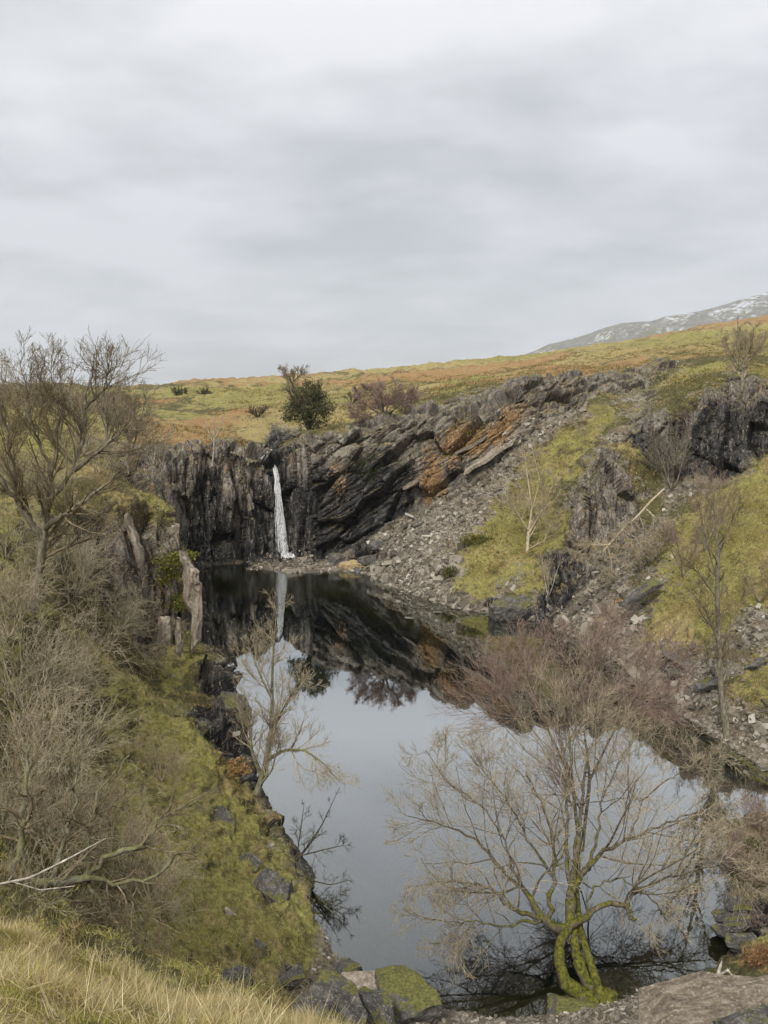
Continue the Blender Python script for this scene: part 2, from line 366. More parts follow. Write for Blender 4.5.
line([(150,535,72.6,'K'),(180,535,75.2,'KR'),(205,535,76.4,'K'),(218,535,77.6,'K'),(235,535,77.0,'KR'),(255,530,78.2,'K'),(268,530,80.5,'K'),(284,530,81.5,'K'),
 (300,525,80,'K'),(325,520,79,'K'),(356,518,78.4,'K'),(391,508,77.2,'K'),(415,500,76.4,'KR'),(427,495,76,'O'),(436,480,75.8,'O'),(452,480,75.3,'RK'),(470,465,75,'R'),(490,455,75,'R')])
line([(178,566,74.8,'K'),(205,566,75.8,'K'),(235,565,76.4,'K'),(255,560,77.4,'K'),(268,556,79.6,'K'),(284,556,80.6,'K'),(300,554,79.2,'K'),(325,550,78.4,'K'),(345,547,77.6,'K'),(365,543,77,'K'),(391,535,76,'S'),(425,516,75,'S'),(452,506,74,'S'),(465,496,73.4,'S'),
 (482,482,73,'S'),(509,465,73,'S'),(530,441,74,'S'),(557,424,75,'S'),(577,408,76.4,'SR'),(600,388,78.5,'RM')])
free([(300,566,75.5,'S'),(345,562,75.3,'S'),(360,560,75,'K')])
# --- upland behind the rim
free([(100,440,80,'G'),(160,440,86,'YB'),(200,436,90,'B'),(235,435,90,'BY'),(256,446,90,'YM'),(270,452,90,'K'),(285,440,90,'M'),(310,427,90,'MG'),(340,421,92,'YG'),(365,415,92,'Y'),(392,412,92,'G'),(430,400,95,'M'),(455,391,98,'MG'),(480,391,96,'MR'),(505,390,92,'MR'),
 (530,378,95,'BY'),(565,375,95,'B'),(600,372,95,'BY')])
free([(60,420,100,'G'),(120,421,105,'GM'),(160,423,110,'BY'),(185,425,112,'B'),(215,419,118,'G'),(245,414,120,'YB'),(275,412,120,'Y'),(300,405,125,'G'),(345,404,120,'GY'),(375,400,120,'B'),(410,394,125,'BY'),(440,387,130,'GY'),(480,384,130,'G'),(520,374,125,'B'),(560,371,120,'B'),(600,368,125,'BY')])
free([(120,408,150,'M'),(165,403,160,'BM'),(200,401,165,'G'),(230,398,170,'GM'),(260,398,175,'G'),(290,394,180,'GY'),(330,391,180,'Y'),(365,388,180,'BY'),(400,385,185,'B'),(440,381,185,'B'),(480,376,185,'B'),(520,369,180,'BY'),(560,365,180,'YG'),(600,362,180,'YG'),(640,357,180,'YG'),(690,350,170,'YG'),(740,344,170,'GY'),(800,338,170,'G')])
free([(150,395,260,'G'),(200,391,270,'GY'),(250,388,280,'B'),(300,384,290,'Y'),(340,380,290,'GY'),(400,375,300,'YG'),(450,370,300,'GY'),(500,366,300,'YG'),(550,357,300,'G'),(600,352,290,'GY'),(650,347,280,'G'),(700,341,270,'G'),(768,332,260,'GY'),(850,320,260,'GY'),(1000,300,260,'B')])
SKY = [(-700,385,160),(-300,389,200),(-60,391,220),(0,391,230),(60,391,250),(120,391,280),(150,390,320),(200,383,380),(240,382,400),(290,379,420),(350,373,430),(420,367,440),(480,363,450),(530,357,460),(590,347,470),(640,341,480),(690,328,520),(730,320,520),(768,316,520),(850,300,540),(1000,285,560),(1500,285,600)]
line([(a, b, d, 'B' if (a in (200,240,290) or a > 680) else 'YG' if a > 200 else 'M') for a, b, d in SKY])
free([(a, b+8, d+160, 'G') for a, b, d in SKY])
# --- right hand side: rock ridge, mossy top, cliff band, buttress
line([(609,378,82,'MR'),(630,372,83,'RM'),(650,368,84,'MR'),(672,364,82,'RM'),(690,358,84,'M'),(713,356,82,'M'),(751,357,80,'M'),(790,362,78,'M'),(860,352,80,'G'),(1000,340,90,'G')])
free([(700,372,75,'G'),(730,370,72,'MG'),(768,372,69,'MG'),(820,372,68,'G'),(680,382,72,'M'),(655,390,75,'RM')])
line([(641,416,71,'RM'),(656,409,69,'MR'),(680,403,67,'M'),(707,395,66,'MR'),(724,386,65.4,'R'),(746,380,64.5,'R'),(768,386,63.5,'MR'),(830,384,63,'MR'),(900,380,64,'MR')])
line([(645,435,70,'K'),(665,438,68,'KR'),(690,435,66,'RK'),(715,425,64.6,'K'),(745,415,63.2,'RK'),(768,412,62.4,'K'),(830,405,61.8,'R'),(900,400,62,'R')])
line([(640,458,68.6,'K'),(656,470,66.5,'K'),(677,471,65,'KR'),(697,463,63.8,'K'),(724,455,62.6,'K'),(742,448,61.8,'K'),(768,433,60.8,'K'),(830,425,60,'K'),(900,418,60,'R')])
line([(600,452,63.4,'R'),(610,443,64.2,'RM'),(630,436,65.6,'MG'),(641,450,65.6,'MG'),(645,470,64.2,'M'),(649,494,62.6,'MR')])
line([(588,490,61.9,'R'),(602,494,61.3,'R'),(620,490,61.8,'R'),(638,496,61.9,'RM')])
line([(556,556,59.5,'K'),(570,552,60,'K'),(582,545,60.2,'R'),(603,549,59.8,'R'),(628,540,60.2,'R'),(650,510,61.4,'M')])
line([(598,470,66,'SM'),(590,462,67.6,'SG'),(600,440,69.5,'MS'),(612,430,70.5,'MS'),(634,422,71.5,'MR')])
free([(580,500,64.5,'SM'),(572,520,63,'GM'),(560,540,61.5,'GM')])
# scree and grass slope above the pool, right
free([(400,560,69.5,'S'),(385,560,72,'S'),(430,575,66,'S'),(430,550,69,'S'),(460,540,68.5,'SG'),(455,580,63,'SG'),(480,560,65.5,'G'),(480,590,61,'G'),(510,585,59.8,'SG'),(530,590,58.8,'GM'),(520,555,63,'YG'),(545,575,59,'GM'),
 (505,520,69,'G'),(470,515,71.5,'S'),(500,490,71.8,'GS'),(535,505,68.6,'GY'),(550,530,64.5,'GM'),(520,470,73,'SG'),(545,455,73,'G'),(560,480,70,'GY'),(580,445,72.5,'G'),(600,415,75,'G'),(590,405,76.6,'GM'),(615,405,76,'SM'),(635,392,78,'MR'),(560,435,74.2,'GM'),(570,505,66.5,'SM'),(540,480,70.8,'G')])
line([(484,602,59.6,'K'),(500,597,59,'MK'),(525,597,58.2,'MG'),(548,602,57.6,'K')])
# right bowl and bank
free([(600,570,57.5,'S'),(560,590,57.5,'K'),(580,605,55,'S'),(620,600,53,'SB'),(600,625,52.6,'SB'),(640,560,57,'SM'),(655,530,59,'MS'),(670,500,61.5,'MS'),(690,530,57.5,'MG'),(720,500,58.5,'MG'),(768,470,58.5,'G'),(745,490,57,'G'),(720,540,53,'G'),(768,520,51.5,'G'),
 (650,590,52,'SG'),(680,590,49.5,'G'),(700,570,50.2,'G'),(768,560,46.5,'GY'),(740,580,46.5,'G'),(640,640,48.5,'SY'),(660,625,47.8,'Y'),(690,630,44.8,'GY'),(720,610,44.8,'G'),(768,590,43.5,'YG'),(745,640,41,'SM'),(768,620,41.2,'S'),(715,650,42,'SG'),
 (670,660,43.8,'S'),(690,680,41,'S'),(720,690,38.8,'SM'),(740,700,37.6,'SM'),(768,690,37.4,'G'),(768,725,35.4,'S'),(735,728,36.9,'S'),(830,740,34.5,'S'),(830,650,39,'G'),(830,560,47,'G'),(830,480,56,'G'),(930,740,35,'G'),(930,600,44,'G'),(930,480,56,'G'),(1200,700,40,'G'),(1300,450,58,'G'),(1400,380,70,'G')])
# --- near right spit
free([(760,830,27.6,'MY'),(760,880,24.2,'M'),(768,930,21.2,'G'),(750,960,20.2,'MB'),(850,850,26,'M'),(900,900,22,'G'),(768,985,18.2,'M'),(660,1005,18.2,'S'),(1100,850,24,'G'),(1000,950,18,'G')])
# --- near bank below the camera
for q in ((-1,18,.6,'S'),(2,18.3,.3,'S'),(5,18.4,.5,'S'),(8,17.6,1.2,'M'),(12,17,2,'M'),(-3,16.5,2.0,'GM'),(2,16,1.6,'M'),(6,15.5,2,'M'),(14,13,5,'G'),(0,12,5.5,'G'),(6,11,6,'G'),(-5,13,4.2,'G'),
          (-1,7,10.3,'G'),(6,6,10.5,'G'),(14,5,10.5,'G'),(20,10,8,'G'),(30,4,12,'G'),(-6,9.5,8.2,'G')):
    add(q[:3], q[3])
line([(-120,900,5.4,'Y'),(-40,925,5.2,'Y'),(0,946,4.8,'Y'),(40,960,4.7,'Y'),(75,982,4.6,'Y'),(115,1006,4.4,'Y'),(165,1026,4.2,'Y'),(225,1036,4.1,'Y'),(300,1052,3.9,'Y'),(420,1110,3.3,'Y'),(620,1150,3.0,'Y'),(900,1150,3.0,'Y')])
for q in ((-5,2.2,15.6,'Y'),(-2.5,2.6,15.1,'Y'),(0,1.7,15.1,'Y'),(4,1.5,15.1,'Y'),(-2,.5,15.4,'Y'),(3,.5,15.4,'Y'),(0,-3,15.6,'Y'),(-12,0,16.5,'G'),(12,-2,15.5,'G'),(0,-30,18,'G'),(-40,-20,22,'G'),(40,-20,17,'G')):
    add(q[:3], q[3])
# --- left bank
line([(112,676,31.5,'GM'),(135,686,31,'G'),(165,702,30,'G'),(190,718,29.4,'G'),(215,742,28.8,'GY'),(235,768,28.4,'Y'),(252,792,28.4,'YM')])
line([(120,690,35,'M'),(150,700,35.5,'M'),(185,718,35.4,'MK'),(210,735,34.8,'K'),(232,760,34,'K')])
line([(128,690,40.5,'MK'),(145,690,40,'MG'),(165,672,40.8,'MG'),(185,660,41.6,'MG'),(204,655,42,'MG'),(212,665,41.8,'K')])
free([(172,690,38.5,'MG'),(195,690,38.6,'MY'),(215,700,38.6,'MK'),(232,720,37.2,'KM'),(200,712,36.8,'M')])
line([(95,520,43,'MR'),(120,490,46,'YM'),(140,487,48,'GM'),(160,492,50,'G'),(178,512,50,'GR'),(180,540,48,'RM')])
line([(95,600,41.8,'R'),(120,580,43.6,'R'),(140,572,45,'R'),(160,572,46.6,'R'),(184,575,47,'MG')])
line([(95,690,40.2,'M'),(120,672,42.4,'R'),(140,656,43.8,'R'),(160,640,45.6,'R'),(188,625,46.2,'RM')])
line([(140,470,58,'R'),(150,475,62,'R'),(152,485,68,'R')])
free([(196,610,56,'K'),(185,560,58,'K'),(176,540,64,'K')])
free([(255,822,27,'GM'),(270,845,25.6,'GM'),(290,880,24,'GM'),(308,920,22.5,'G'),(315,950,21,'G'),(300,975,19.8,'MS'),(240,880,23.2,'G'),(250,930,20.4,'G'),(200,850,23.6,'G'),(200,800,26,'G'),(150,760,27.6,'G'),(120,800,24.8,'GM'),(140,850,21.8,'GM'),(180,900,20,'GM'),
 (210,960,17.6,'G'),(150,950,15.8,'GM'),(100,900,15.6,'M'),(60,850,17.2,'M'),(60,780,21.4,'M'),(100,740,26,'M'),(60,700,26.6,'M'),(0,740,20.6,'M'),(0,820,14.8,'M'),(30,900,11.6,'M'),(60,930,11,'M'),(120,970,13,'M'),(0,680,23.6,'MG'),(60,640,29,'M'),(90,640,33,'M'),
 (30,612,27,'MG'),(0,560,29,'G'),(40,540,34,'MG'),(80,560,37,'M'),(0,500,34,'G'),(60,490,41,'G'),(100,470,50,'YM'),(0,450,48,'G'),(60,440,62,'G'),(100,455,60,'M'),(130,460,64,'M'),(0,420,75,'M'),(0,400,120,'M'),(80,402,140,'M'),
 (-100,800,14,'G'),(-100,650,20,'G'),(-100,520,30,'G'),(-100,440,50,'G'),(-100,405,100,'M'),(-400,700,14,'G'),(-400,500,24,'G'),(-400,420,50,'G'),(-60,900,8.6,'M')])
for q in ((-3500,-800,20,'G'),(3500,-800,20,'G'),(-3500,5000,-30,'G'),(3500,5000,-30,'G'),(0,5000,-40,'G'),(-3500,2000,-20,'G'),(3500,2000,0,'G'),(-1200,300,20,'G'),(1500,300,150,'G'),(0,-800,20,'G'),(-300,0,20,'G'),(300,0,60,'G')):
    add(q[:3], q[3])
pts = np.array(pts); wts = np.array(wts)
res = geometry.delaunay_2d_cdt([Vector((a[0], a[1])) for a in pts], cons, [], 0, 1e-5, True)
cv, cf, orig = res[0], res[2], res[3]
V = np.zeros((len(cv), 3)); Wt = np.zeros((len(cv), 10))
for i, c in enumerate(cv):
    if orig[i]:
        V[i] = pts[orig[i][0]]; Wt[i] = wts[orig[i][0]]
    else:      # two lines crossed: take the nearest control points
        d = np.hypot(pts[:, 0]-c[0], pts[:, 1]-c[1]); k = np.argsort(d)[:3]; w = 1/(d[k]+1e-3); w /= w.sum()
        V[i] = (c[0], c[1], (pts[k, 2]*w).sum()); Wt[i] = (wts[k]*w[:, None]).sum(0)
FC = np.array([tuple(f) for f in cf], dtype=np.int64)
n_ = np.cross(V[FC[:, 1]]-V[FC[:, 0]], V[FC[:, 2]]-V[FC[:, 0]])[:, 2]
FC[n_ < 0] = FC[n_ < 0][:, ::-1]

def thresh(M, mult):
    px, py, d = px_of(M); r = np.linalg.norm(M-np.array((0, 0, H)), axis=1)
    out = np.maximum(np.maximum(-50-px, px-818), np.maximum(py-1090, -py-50)); out = np.where(M[:, 1] < .5, 900, out)
    return np.maximum(.07, r*.0038)*mult*(1+np.clip(out/60., 0, 14))
def subdivide(V, Wt, FC, mult, maxit=12):
    for it in range(maxit):
        E = np.stack([FC[:, [0, 1]], FC[:, [1, 2]], FC[:, [2, 0]]], 1).reshape(-1, 2); E.sort(axis=1)
        key = E[:, 0]*len(V)+E[:, 1]; uk, inv = np.unique(key, return_inverse=True); inv = inv.reshape(-1, 3)
        a = uk//len(V); b = uk % len(V); Ln = np.linalg.norm(V[a]-V[b], axis=1); Mid = (V[a]+V[b])/2
        # long edges may pass near the eye: test ends too
        rf = 1-.38*np.clip(rockness(Wt)[a]+rockness(Wt)[b], 0, 1)
        th = rf*np.minimum(thresh(Mid, mult), np.maximum(np.minimum(thresh(V[a], mult), thresh(V[b], mult)), Ln/8))
        sp = Ln > th
        if not sp.any(): break
        mid = np.full(len(uk), -1); mid[sp] = len(V)+np.arange(sp.sum())
        V = np.concatenate([V, Mid[sp]]); Wt = np.concatenate([Wt, (Wt[a]+Wt[b])[sp]/2])
        m = mid[inv]; cnt = (m >= 0).sum(1); new = [FC[cnt == 0]]
        f3 = FC[cnt == 3]; m3 = m[cnt == 3]
        new += [np.stack([f3[:, 0], m3[:, 0], m3[:, 2]], 1), np.stack([m3[:, 0], f3[:, 1], m3[:, 1]], 1), np.stack([m3[:, 2], m3[:, 1], f3[:, 2]], 1), m3]
        for r in range(3):
            rl = [(r) % 3, (r+1) % 3, (r+2) % 3]
            s1 = (cnt == 1) & (m[:, r] >= 0); f = FC[s1][:, rl]; mm = m[s1][:, r]
            new += [np.stack([f[:, 0], mm, f[:, 2]], 1), np.stack([mm, f[:, 1], f[:, 2]], 1)]
            s2 = (cnt == 2) & (m[:, (r+2) % 3] < 0); f = FC[s2][:, rl]; ma = m[s2][:, r]; mb = m[s2][:, (r+1) % 3]
            new += [np.stack([ma, f[:, 1], mb], 1), np.stack([f[:, 0], ma, mb], 1), np.stack([f[:, 0], mb, f[:, 2]], 1)]
        FC = np.concatenate(new)
    return V, Wt, FC
def vnormals(V, FC):
    fn = np.cross(V[FC[:, 1]]-V[FC[:, 0]], V[FC[:, 2]]-V[FC[:, 0]]); N = np.zeros_like(V)
    for k in range(3):
        for c in range(3): N[:, c] += np.bincount(FC[:, k], fn[:, c], len(V))
    return N/np.maximum(np.linalg.norm(N, axis=1, keepdims=True), 1e-9)
def smooth(V, FC, lam, it):
    E = np.concatenate([FC[:, [0, 1]], FC[:, [1, 2]], FC[:, [2, 0]]]); E = np.concatenate([E, E[:, ::-1]])
    deg = np.bincount(E[:, 0], minlength=len(V))
    for _ in range(it):
        A = np.stack([np.bincount(E[:, 0], V[E[:, 1], c], len(V)) for c in range(3)], 1)/np.maximum(deg, 1)[:, None]
        V = V+(A-V)*lam[:, None]
    return V
def rockness(Wt): return Wt[:, 4]+Wt[:, 5]+Wt[:, 8]
V, Wt, FC = subdivide(V, Wt, FC, 7)
lam = .55*(1-np.clip(rockness(Wt)*1.4, 0, .85)); lam[np.abs(V[:, 2]) < .25] *= .15
V = smooth(V, FC, lam, 4)
V, Wt, FC = subdivide(V, Wt, FC, 2.2)
lam = .5*(1-np.clip(rockness(Wt)*1.2, 0, .7)); lam[np.abs(V[:, 2]) < .15] *= .3
V = smooth(V, FC, lam, 4)
V, Wt, FC = subdivide(V, Wt, FC, 1)
print('terrain verts', len(V), 'faces', len(FC))
def displace(V, Wt, FC):
    N = vnormals(V, FC); rk = np.clip(rockness(Wt)*1.25, 0, 1); r = np.linalg.norm(V-np.array((0, 0, H)), axis=1)
    Q = V.copy(); near = r < 140
    # cleavage frame: vertical columns left and right; beds dipping to the left on the long back wall
    dip = (V[:, 0] > -7.5) & (V[:, 1] > 68)
    c, s_ = math.cos(math.radians(38)), math.sin(math.radians(38))
    U = np.where(dip, Q[:, 0]*c+Q[:, 2]*s_, Q[:, 2]); T = np.where(dip, -Q[:, 0]*s_+Q[:, 2]*c, Q[:, 0])
    wob = fbm(Q*.22, 3, 5)*.22; A = np.stack([T+wob, Q[:, 1]+wob, U*1.0], 1)
    d = np.zeros(len(V)); i = np.where(near & (rk > .02))[0]
    sc = np.where(dip[i], .55, .62)[:, None]
    v1, e1 = cells(A[i]*np.where(dip[i][:, None], np.array((.62, .5, .2)), np.array((.62, .4, .12))), 3)
    v2, e2 = cells(A[i]*np.where(dip[i][:, None], np.array((1.9, 1.2, .42)), np.array((1.9, 1.2, .25))), 4)
    v3, e3 = cells(A[i]*np.array((5.2, 3.5, .7)), 6)
    v4, e4 = cells(Q[i]*np.array((1.1, 1.1, .8))+3, 9)
    d[i] = rk[i]*(v1*1.05+v2*.25+v3*.09+v4*.05-np.exp(-e2*10)*.20-np.exp(-e1*10)*.45)*np.where(V[i, 1] < 35, .6, np.where((V[i, 0] > 14) & (V[i, 1] < 72), .72, 1))
    sc_ = np.clip(Wt[:, 3]+.35*Wt[:, 6]+.2*Wt[:, 0], 0, 1); j = np.where(near & (sc_ > .05))[0]
    q = Q[j].copy(); cs, sn = math.cos(.9), math.sin(.9)
    w1, f1 = cells(np.stack([q[:, 0]*1.3, q[:, 1]*1.6, q[:, 2]*2.6], 1), 21)
    w2 = vnoise(q*4.1, 22)
    d[j] += sc_[j]*(1-rk[j])*(w1*.09+w2*.04-np.exp(-f1*8)*.03)
    gr = np.clip(Wt[:, 0]+Wt[:, 1]+Wt[:, 2]+Wt[:, 6], 0, 1)*(1-rk)
    g = fbm(Q*np.array((.45, .45, .6)), 4, 31)*.38+fbm(Q*2.2, 3, 33)*.14
    cl, ce = cells(Q*1.5+fbm(Q*1.1, 2, 35)[:, None]*.5, 36); g += np.clip(ce, 0, .45)*.26-.06
    d += gr*g*np.clip(r/14, .25, 1)*(np.clip(1.2-.4*(V[:, 1] > 100), 0, 2))
    far = np.clip((r-95)/90, 0, 1)
    hum = fbm(Q*np.array((.035, .035, 0)), 4, 41); rid = 1-np.abs(fbm(Q*np.array((.06, .025, 0))+9, 3, 43))*2
    up = far*(hum*2.4+rid*1.0+fbm(Q*np.array((.22, .16, 0)), 4, 45)*1.5)*np.clip(500/np.maximum(r, 500), 0, 1)
    wet = np.clip((V[:, 2]+.05)/.5, .25, 1); d *= wet
    bedw = Wt[:, 7]+Wt[:, 9]; d *= (1-np.clip(bedw, 0, .8))
    V = V+N*d[:, None]; V[:, 2] += up
    # rock surface: sideways jitter breaks the even silhouette
    return V
DIPW = np.clip((V[:, 0]+9)/3, 0, 1)*(V[:, 1] > 68)*(V[:, 0] < 26)
V = displace(V, Wt, FC)
me = mesh_np('terrain', V, FC, True)
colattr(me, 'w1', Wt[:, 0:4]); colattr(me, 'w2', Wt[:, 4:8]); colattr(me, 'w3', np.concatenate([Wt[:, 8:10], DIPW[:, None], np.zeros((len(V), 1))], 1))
me.polygons.foreach_set('use_smooth', (rockness(Wt)[FC].mean(1) < .45)); me.update()
TERR = link('terrain', me, MT, kind='structure')
TV, TF, TW = V, FC, Wt

# height lookup on the finished ground
GS = .25; _m = (np.abs(TV[:, 0]) < 60) & (TV[:, 1] > 0) & (TV[:, 1] < 140); GV = TV[_m]
def ground(x, y, r=.45):
    d = (GV[:, 0]-x)**2+(GV[:, 1]-y)**2; k = np.argpartition(d, 12)[:12]; w = 1/(d[k]+.01)
    return float((GV[k, 2]*w).sum()/w.sum())
def on(px, py, D, dz=0.):
    p = P(px, py, D); return np.array((p[0], p[1], ground(p[0], p[1])+dz))

# pool
xs = [-40, 45]; ys = [14, 84]
wme = mesh_np('pool', [(-40, 14, 0), (45, 14, 0), (45, 84, 0), (-40, 84, 0)], [(0, 1, 2, 3)])
link('water', wme, mat_water(), kind='structure')

# ------------------------------------------------------------------ haze
def build_haze():
    import bmesh
    bm = bmesh.new(); bmesh.ops.create_cube(bm, size=1)
    for v in bm.verts: v.co = Vector((v.co.x*13000, v.co.y*14000+2500, -70 if v.co.z < 0 else 1150))
    me = bpy.data.meshes.new('haze'); bm.to_mesh(me); bm.free(); s = NT('thin_air')
    vol = s.n('VolumePrincipled', {'Color': (.88, .92, .97, 1), 'Density': .0001, 'Anisotropy': .2}); s.L.new(vol.outputs[0], s.out.inputs['Volume'])
    link('haze', me, s.m, kind='stuff')
build_haze()
# ------------------------------------------------------------------ distant fell with snow
def build_mountain():
    sk = [(440,372),(490,366),(520,356),(537,350),(548,345),(580,337),(605,328),(622,323),(650,321),(665,316),(700,311),(735,302),(768,292),(800,285),(860,262),(940,240),(1100,200),(1300,170)]
    cx = np.linspace(440, 1300, 260); sy = np.interp(cx, [a[0] for a in sk], [a[1] for a in sk])
    nr = 110; Vm = []
    for j in range(nr):
        t = j/(nr-1)
        D = 3700-1900*t
        for k in range(len(cx)):
            top = P(cx[k], sy[k], 3700.)
            z = top[2]*(1-t)**1.15-40*t
            Vm.append((top[0]*(1-.0*t), D, z))
    for k in range(len(cx)):
        top = P(cx[k], sy[k], 3700.); Vm.append((top[0], 4600, -60))
    Vm = np.array(Vm); nc = len(cx); t = np.repeat(np.linspace(0, 1, nr), nc); t = np.concatenate([t, np.zeros(nc)])
    Q = Vm*np.array((1, 1, 0))
    hh = (1-np.abs(fbm(Q*.0022, 5, 60))*2.2)*55+fbm(Q*.009, 5, 63)*38
    Vm[:, 2] += (hh-30)*np.clip(t*7, .08, 1)*np.clip(Vm[:, 2]/150, .2, 1)
    f = []
    for j in range(nr-1):
        for k in range(nc-1):
            a = j*nc+k; f.append((a, a+nc, a+nc+1, a+1))
    b = nr*nc
    for k in range(nc-1): f.append((k, k+1, b+k+1, b+k))
    s = NT('fell_rock'); pos = s.pos()
    n = s.noise(pos, .035, 8, .8); n2 = s.noise(pos, .008, 6, .65); z = s.n('SeparateXYZ', {0: pos}).outputs[2]
    c = s.ramp(n, [(.3, (.12, .115, .11)), (.5, (.22, .21, .18)), (.7, (.33, .32, .28))])
    c = s.mix(s.step(n2, .45, .6), c, (.20, .185, .10))
    sn = s.math('ADD', s.math('ADD', s.math('MULTIPLY', n, .6), s.math('MULTIPLY', n2, .4)), s.n('MapRange', {0: z, 1: 150., 2: 600., 3: -.05, 4: .05}).outputs[0])
    c = s.mix(s.step(sn, .505, .575), c, (.62, .65, .70))
    s.bsdf(c, .95, n, .1, 20, 1.)
    link('mountain', mesh_np('mountain', Vm, f, True), s.m, kind='structure')
build_mountain()

# ------------------------------------------------------------------ stones
def stone_mesh(name, size, seed, cuts=9, flat=.0, sub=3, rough=.03):
    import bmesh
    rg = random.Random(seed); bm = bmesh.new(); bmesh.ops.create_cube(bm, size=1)
    for v in bm.verts: v.co = Vector((v.co.x*(1+rg.uniform(-.18, .1)), v.co.y*(1+rg.uniform(-.18, .1)), v.co.z*(1+rg.uniform(-.25, .1))))
    for _ in range(cuts):
        n = Vector((rg.gauss(0, 1), rg.gauss(0, 1), rg.gauss(0, 1)*(1-flat)+.001)).normalized(); dd = rg.uniform(.36, .56)
        g = bmesh.ops.bisect_plane(bm, geom=bm.verts[:]+bm.edges[:]+bm.faces[:], plane_co=n*dd, plane_no=n, clear_outer=True)
        ed = [e for e in g['geom_cut'] if isinstance(e, bmesh.types.BMEdge)]
        if ed: bmesh.ops.contextual_create(bm, geom=ed)
    for v in bm.verts: v.co = Vector((v.co.x*size[0], v.co.y*size[1], v.co.z*size[2]))
    bmesh.ops.bevel(bm, geom=bm.edges[:], offset=min(size)*.035, segments=1, affect='EDGES', clamp_overlap=True)
    bmesh.ops.triangulate(bm, faces=bm.faces[:])
    for _ in range(sub):
        bmesh.ops.subdivide_edges(bm, edges=[e for e in bm.edges if e.calc_length() > max(size)*.07], cuts=1, use_grid_fill=False)
        bmesh.ops.triangulate(bm, faces=bm.faces[:])
    me = bpy.data.meshes.new(name); bm.to_mesh(me); bm.free()
    co = np.empty(len(me.vertices)*3, np.float32); me.vertices.foreach_get('co', co); co = co.reshape(-1, 3).astype(float)
    nn = np.stack([vnoise(co*5/max(size)+seed, 70+k) for k in range(3)], 1); n3 = np.stack([vnoise(co*16/max(size)+seed, 80+k) for k in range(3)], 1)
    co += (nn*rough+n3*rough*.5)*max(size); me.vertices.foreach_set('co', co.astype(np.float32).ravel()); me.update()
    return me
M_SLATE = mat_stone('slate_stone', [(.018, .017, .015), (.062, .057, .050), (.20, .185, .16)], .10, (1, 1, 2.5), 2.8)
M_BROWN = mat_stone('brown_slab_stone', [(.035, .028, .02), (.13, .105, .075), (.28, .24, .18)], .0, (1, 3.5, 1), 2.6)
M_PALE = mat_stone('pale_weathered_slate', [(.06, .048, .036), (.22, .18, .135), (.42, .375, .305)], .0, (3, 3, .4), 1.5)
M_MOSSY = mat_stone('mossy_boulder_stone', [(.03, .029, .025), (.085, .08, .07), (.19, .18, .16)], .55, (1, 1, 1), 2.0)
M_YELLOW = mat_stone('ochre_stone', [(.16, .11, .05), (.30, .22, .11), (.40, .33, .2)], .0)
def rock(px, py, D, size, rot, seed, mat, label, name='rock', cat='rock', group=None, cuts=9, flat=0., dz=0., z=None, **kw):
    p = P(px, py, D); me = stone_mesh(name, size, seed, cuts, flat, **kw)
    o = link(name, me, mat, None, (p[0], p[1], p[2]+dz), label, cat, group); o.rotation_euler = [math.radians(a) for a in rot]
    return o
rock(407,1000,18.9,(1.75,1.5,1.1),(6,4,12),3,M_MOSSY,'large mossy boulder at the water edge beside flat grey slabs','boulder','boulder',cuts=7)
rock(337,1008,16.6,(1.55,1.3,.5),(12,28,-25),5,M_SLATE,'tilted dark blue-grey slate block with pale edge at near shore','slate_block','rock',cuts=6,flat=.6)
rock(375,1012,17.6,(1.5,.9,.45),(0,20,-35),6,M_SLATE,'dark angular slab wedged between the mossy boulder and tilted slate','slate_slab','rock',cuts=6,flat=.6)
rock(362,985,19.3,(1.1,.8,.25),(0,5,10),8,M_PALE,'small pale flat slab lying in front of the water at near shore','slate_slab','rock',cuts=5,flat=.6)
rock(345,968,20.2,(.8,.7,.25),(0,0,40),9,M_SLATE,'low grey stone by the water below the green slope','rock')
rock(310,1012,15.6,(.9,.8,.5),(20,10,20),10,M_SLATE,'dark stone half hidden behind the golden grass','rock')
rock(236,978,16.7,(.8,.6,.3),(10,-10,30),11,M_SLATE,'small dark stone above the golden grass tips','rock')
rock(290,978,19.0,(.8,.5,.25),(10,-10,10),12,M_SLATE,'narrow grey stone where the green slope meets the shore','rock')
rock(272,892,23.2,(1.5,1.0,.75),(8,22,-25),13,M_SLATE,'big square slate block jutting from the green left slope','slate_block','rock',cuts=6,flat=.5,rough=.02)
rock(232,916,20.6,(.6,.25,.15),(0,25,-30),14,M_PALE,'thin pale stone lying in grass on the left slope','rock')
rock(258,949,19.7,(.6,.5,.18),(0,15,-30),15,M_SLATE,'flat grey stone sunk in grass low on the left slope','rock')
rock(221,818,26.1,(1.1,.8,.25),(0,25,-40),16,M_SLATE,'dark rock under the brown tuft on the left slope','rock')
rock(250,862,24.3,(.8,.5,.15),(5,20,-30),17,M_SLATE,'flat slab flush with moss above the square slate block','slate_slab','rock')
o = rock(716,1026,14.6,(4.2,2.2,1.0),(9,-4,8),21,M_BROWN,'broad brown flat-topped stone slab in the lower right corner','stone_slab','rock',cuts=7,flat=.75,rough=.022,sub=4)
rock(752,1032,13.0,(1.2,.9,.7),(0,4,8),22,M_SLATE,'black stone below the broad brown slab','rock')
for k, (px, py, D, a, w, hh) in enumerate([(734,905,22.9,20,.9,.18),(731,918,22.4,-10,1.1,.2),(728,932,21.9,15,1.0,.16),(737,925,22,-30,.8,.2),(742,944,21.3,10,1.2,.2)]):
    rock(px,py,D,(w,.7,hh),(a*.4,a*.5,a),30+k,M_SLATE,'dark layered slate sticking out over water on the right near bank','slate_slab','rock','slate layers at the right near bank',cuts=5,flat=.7)
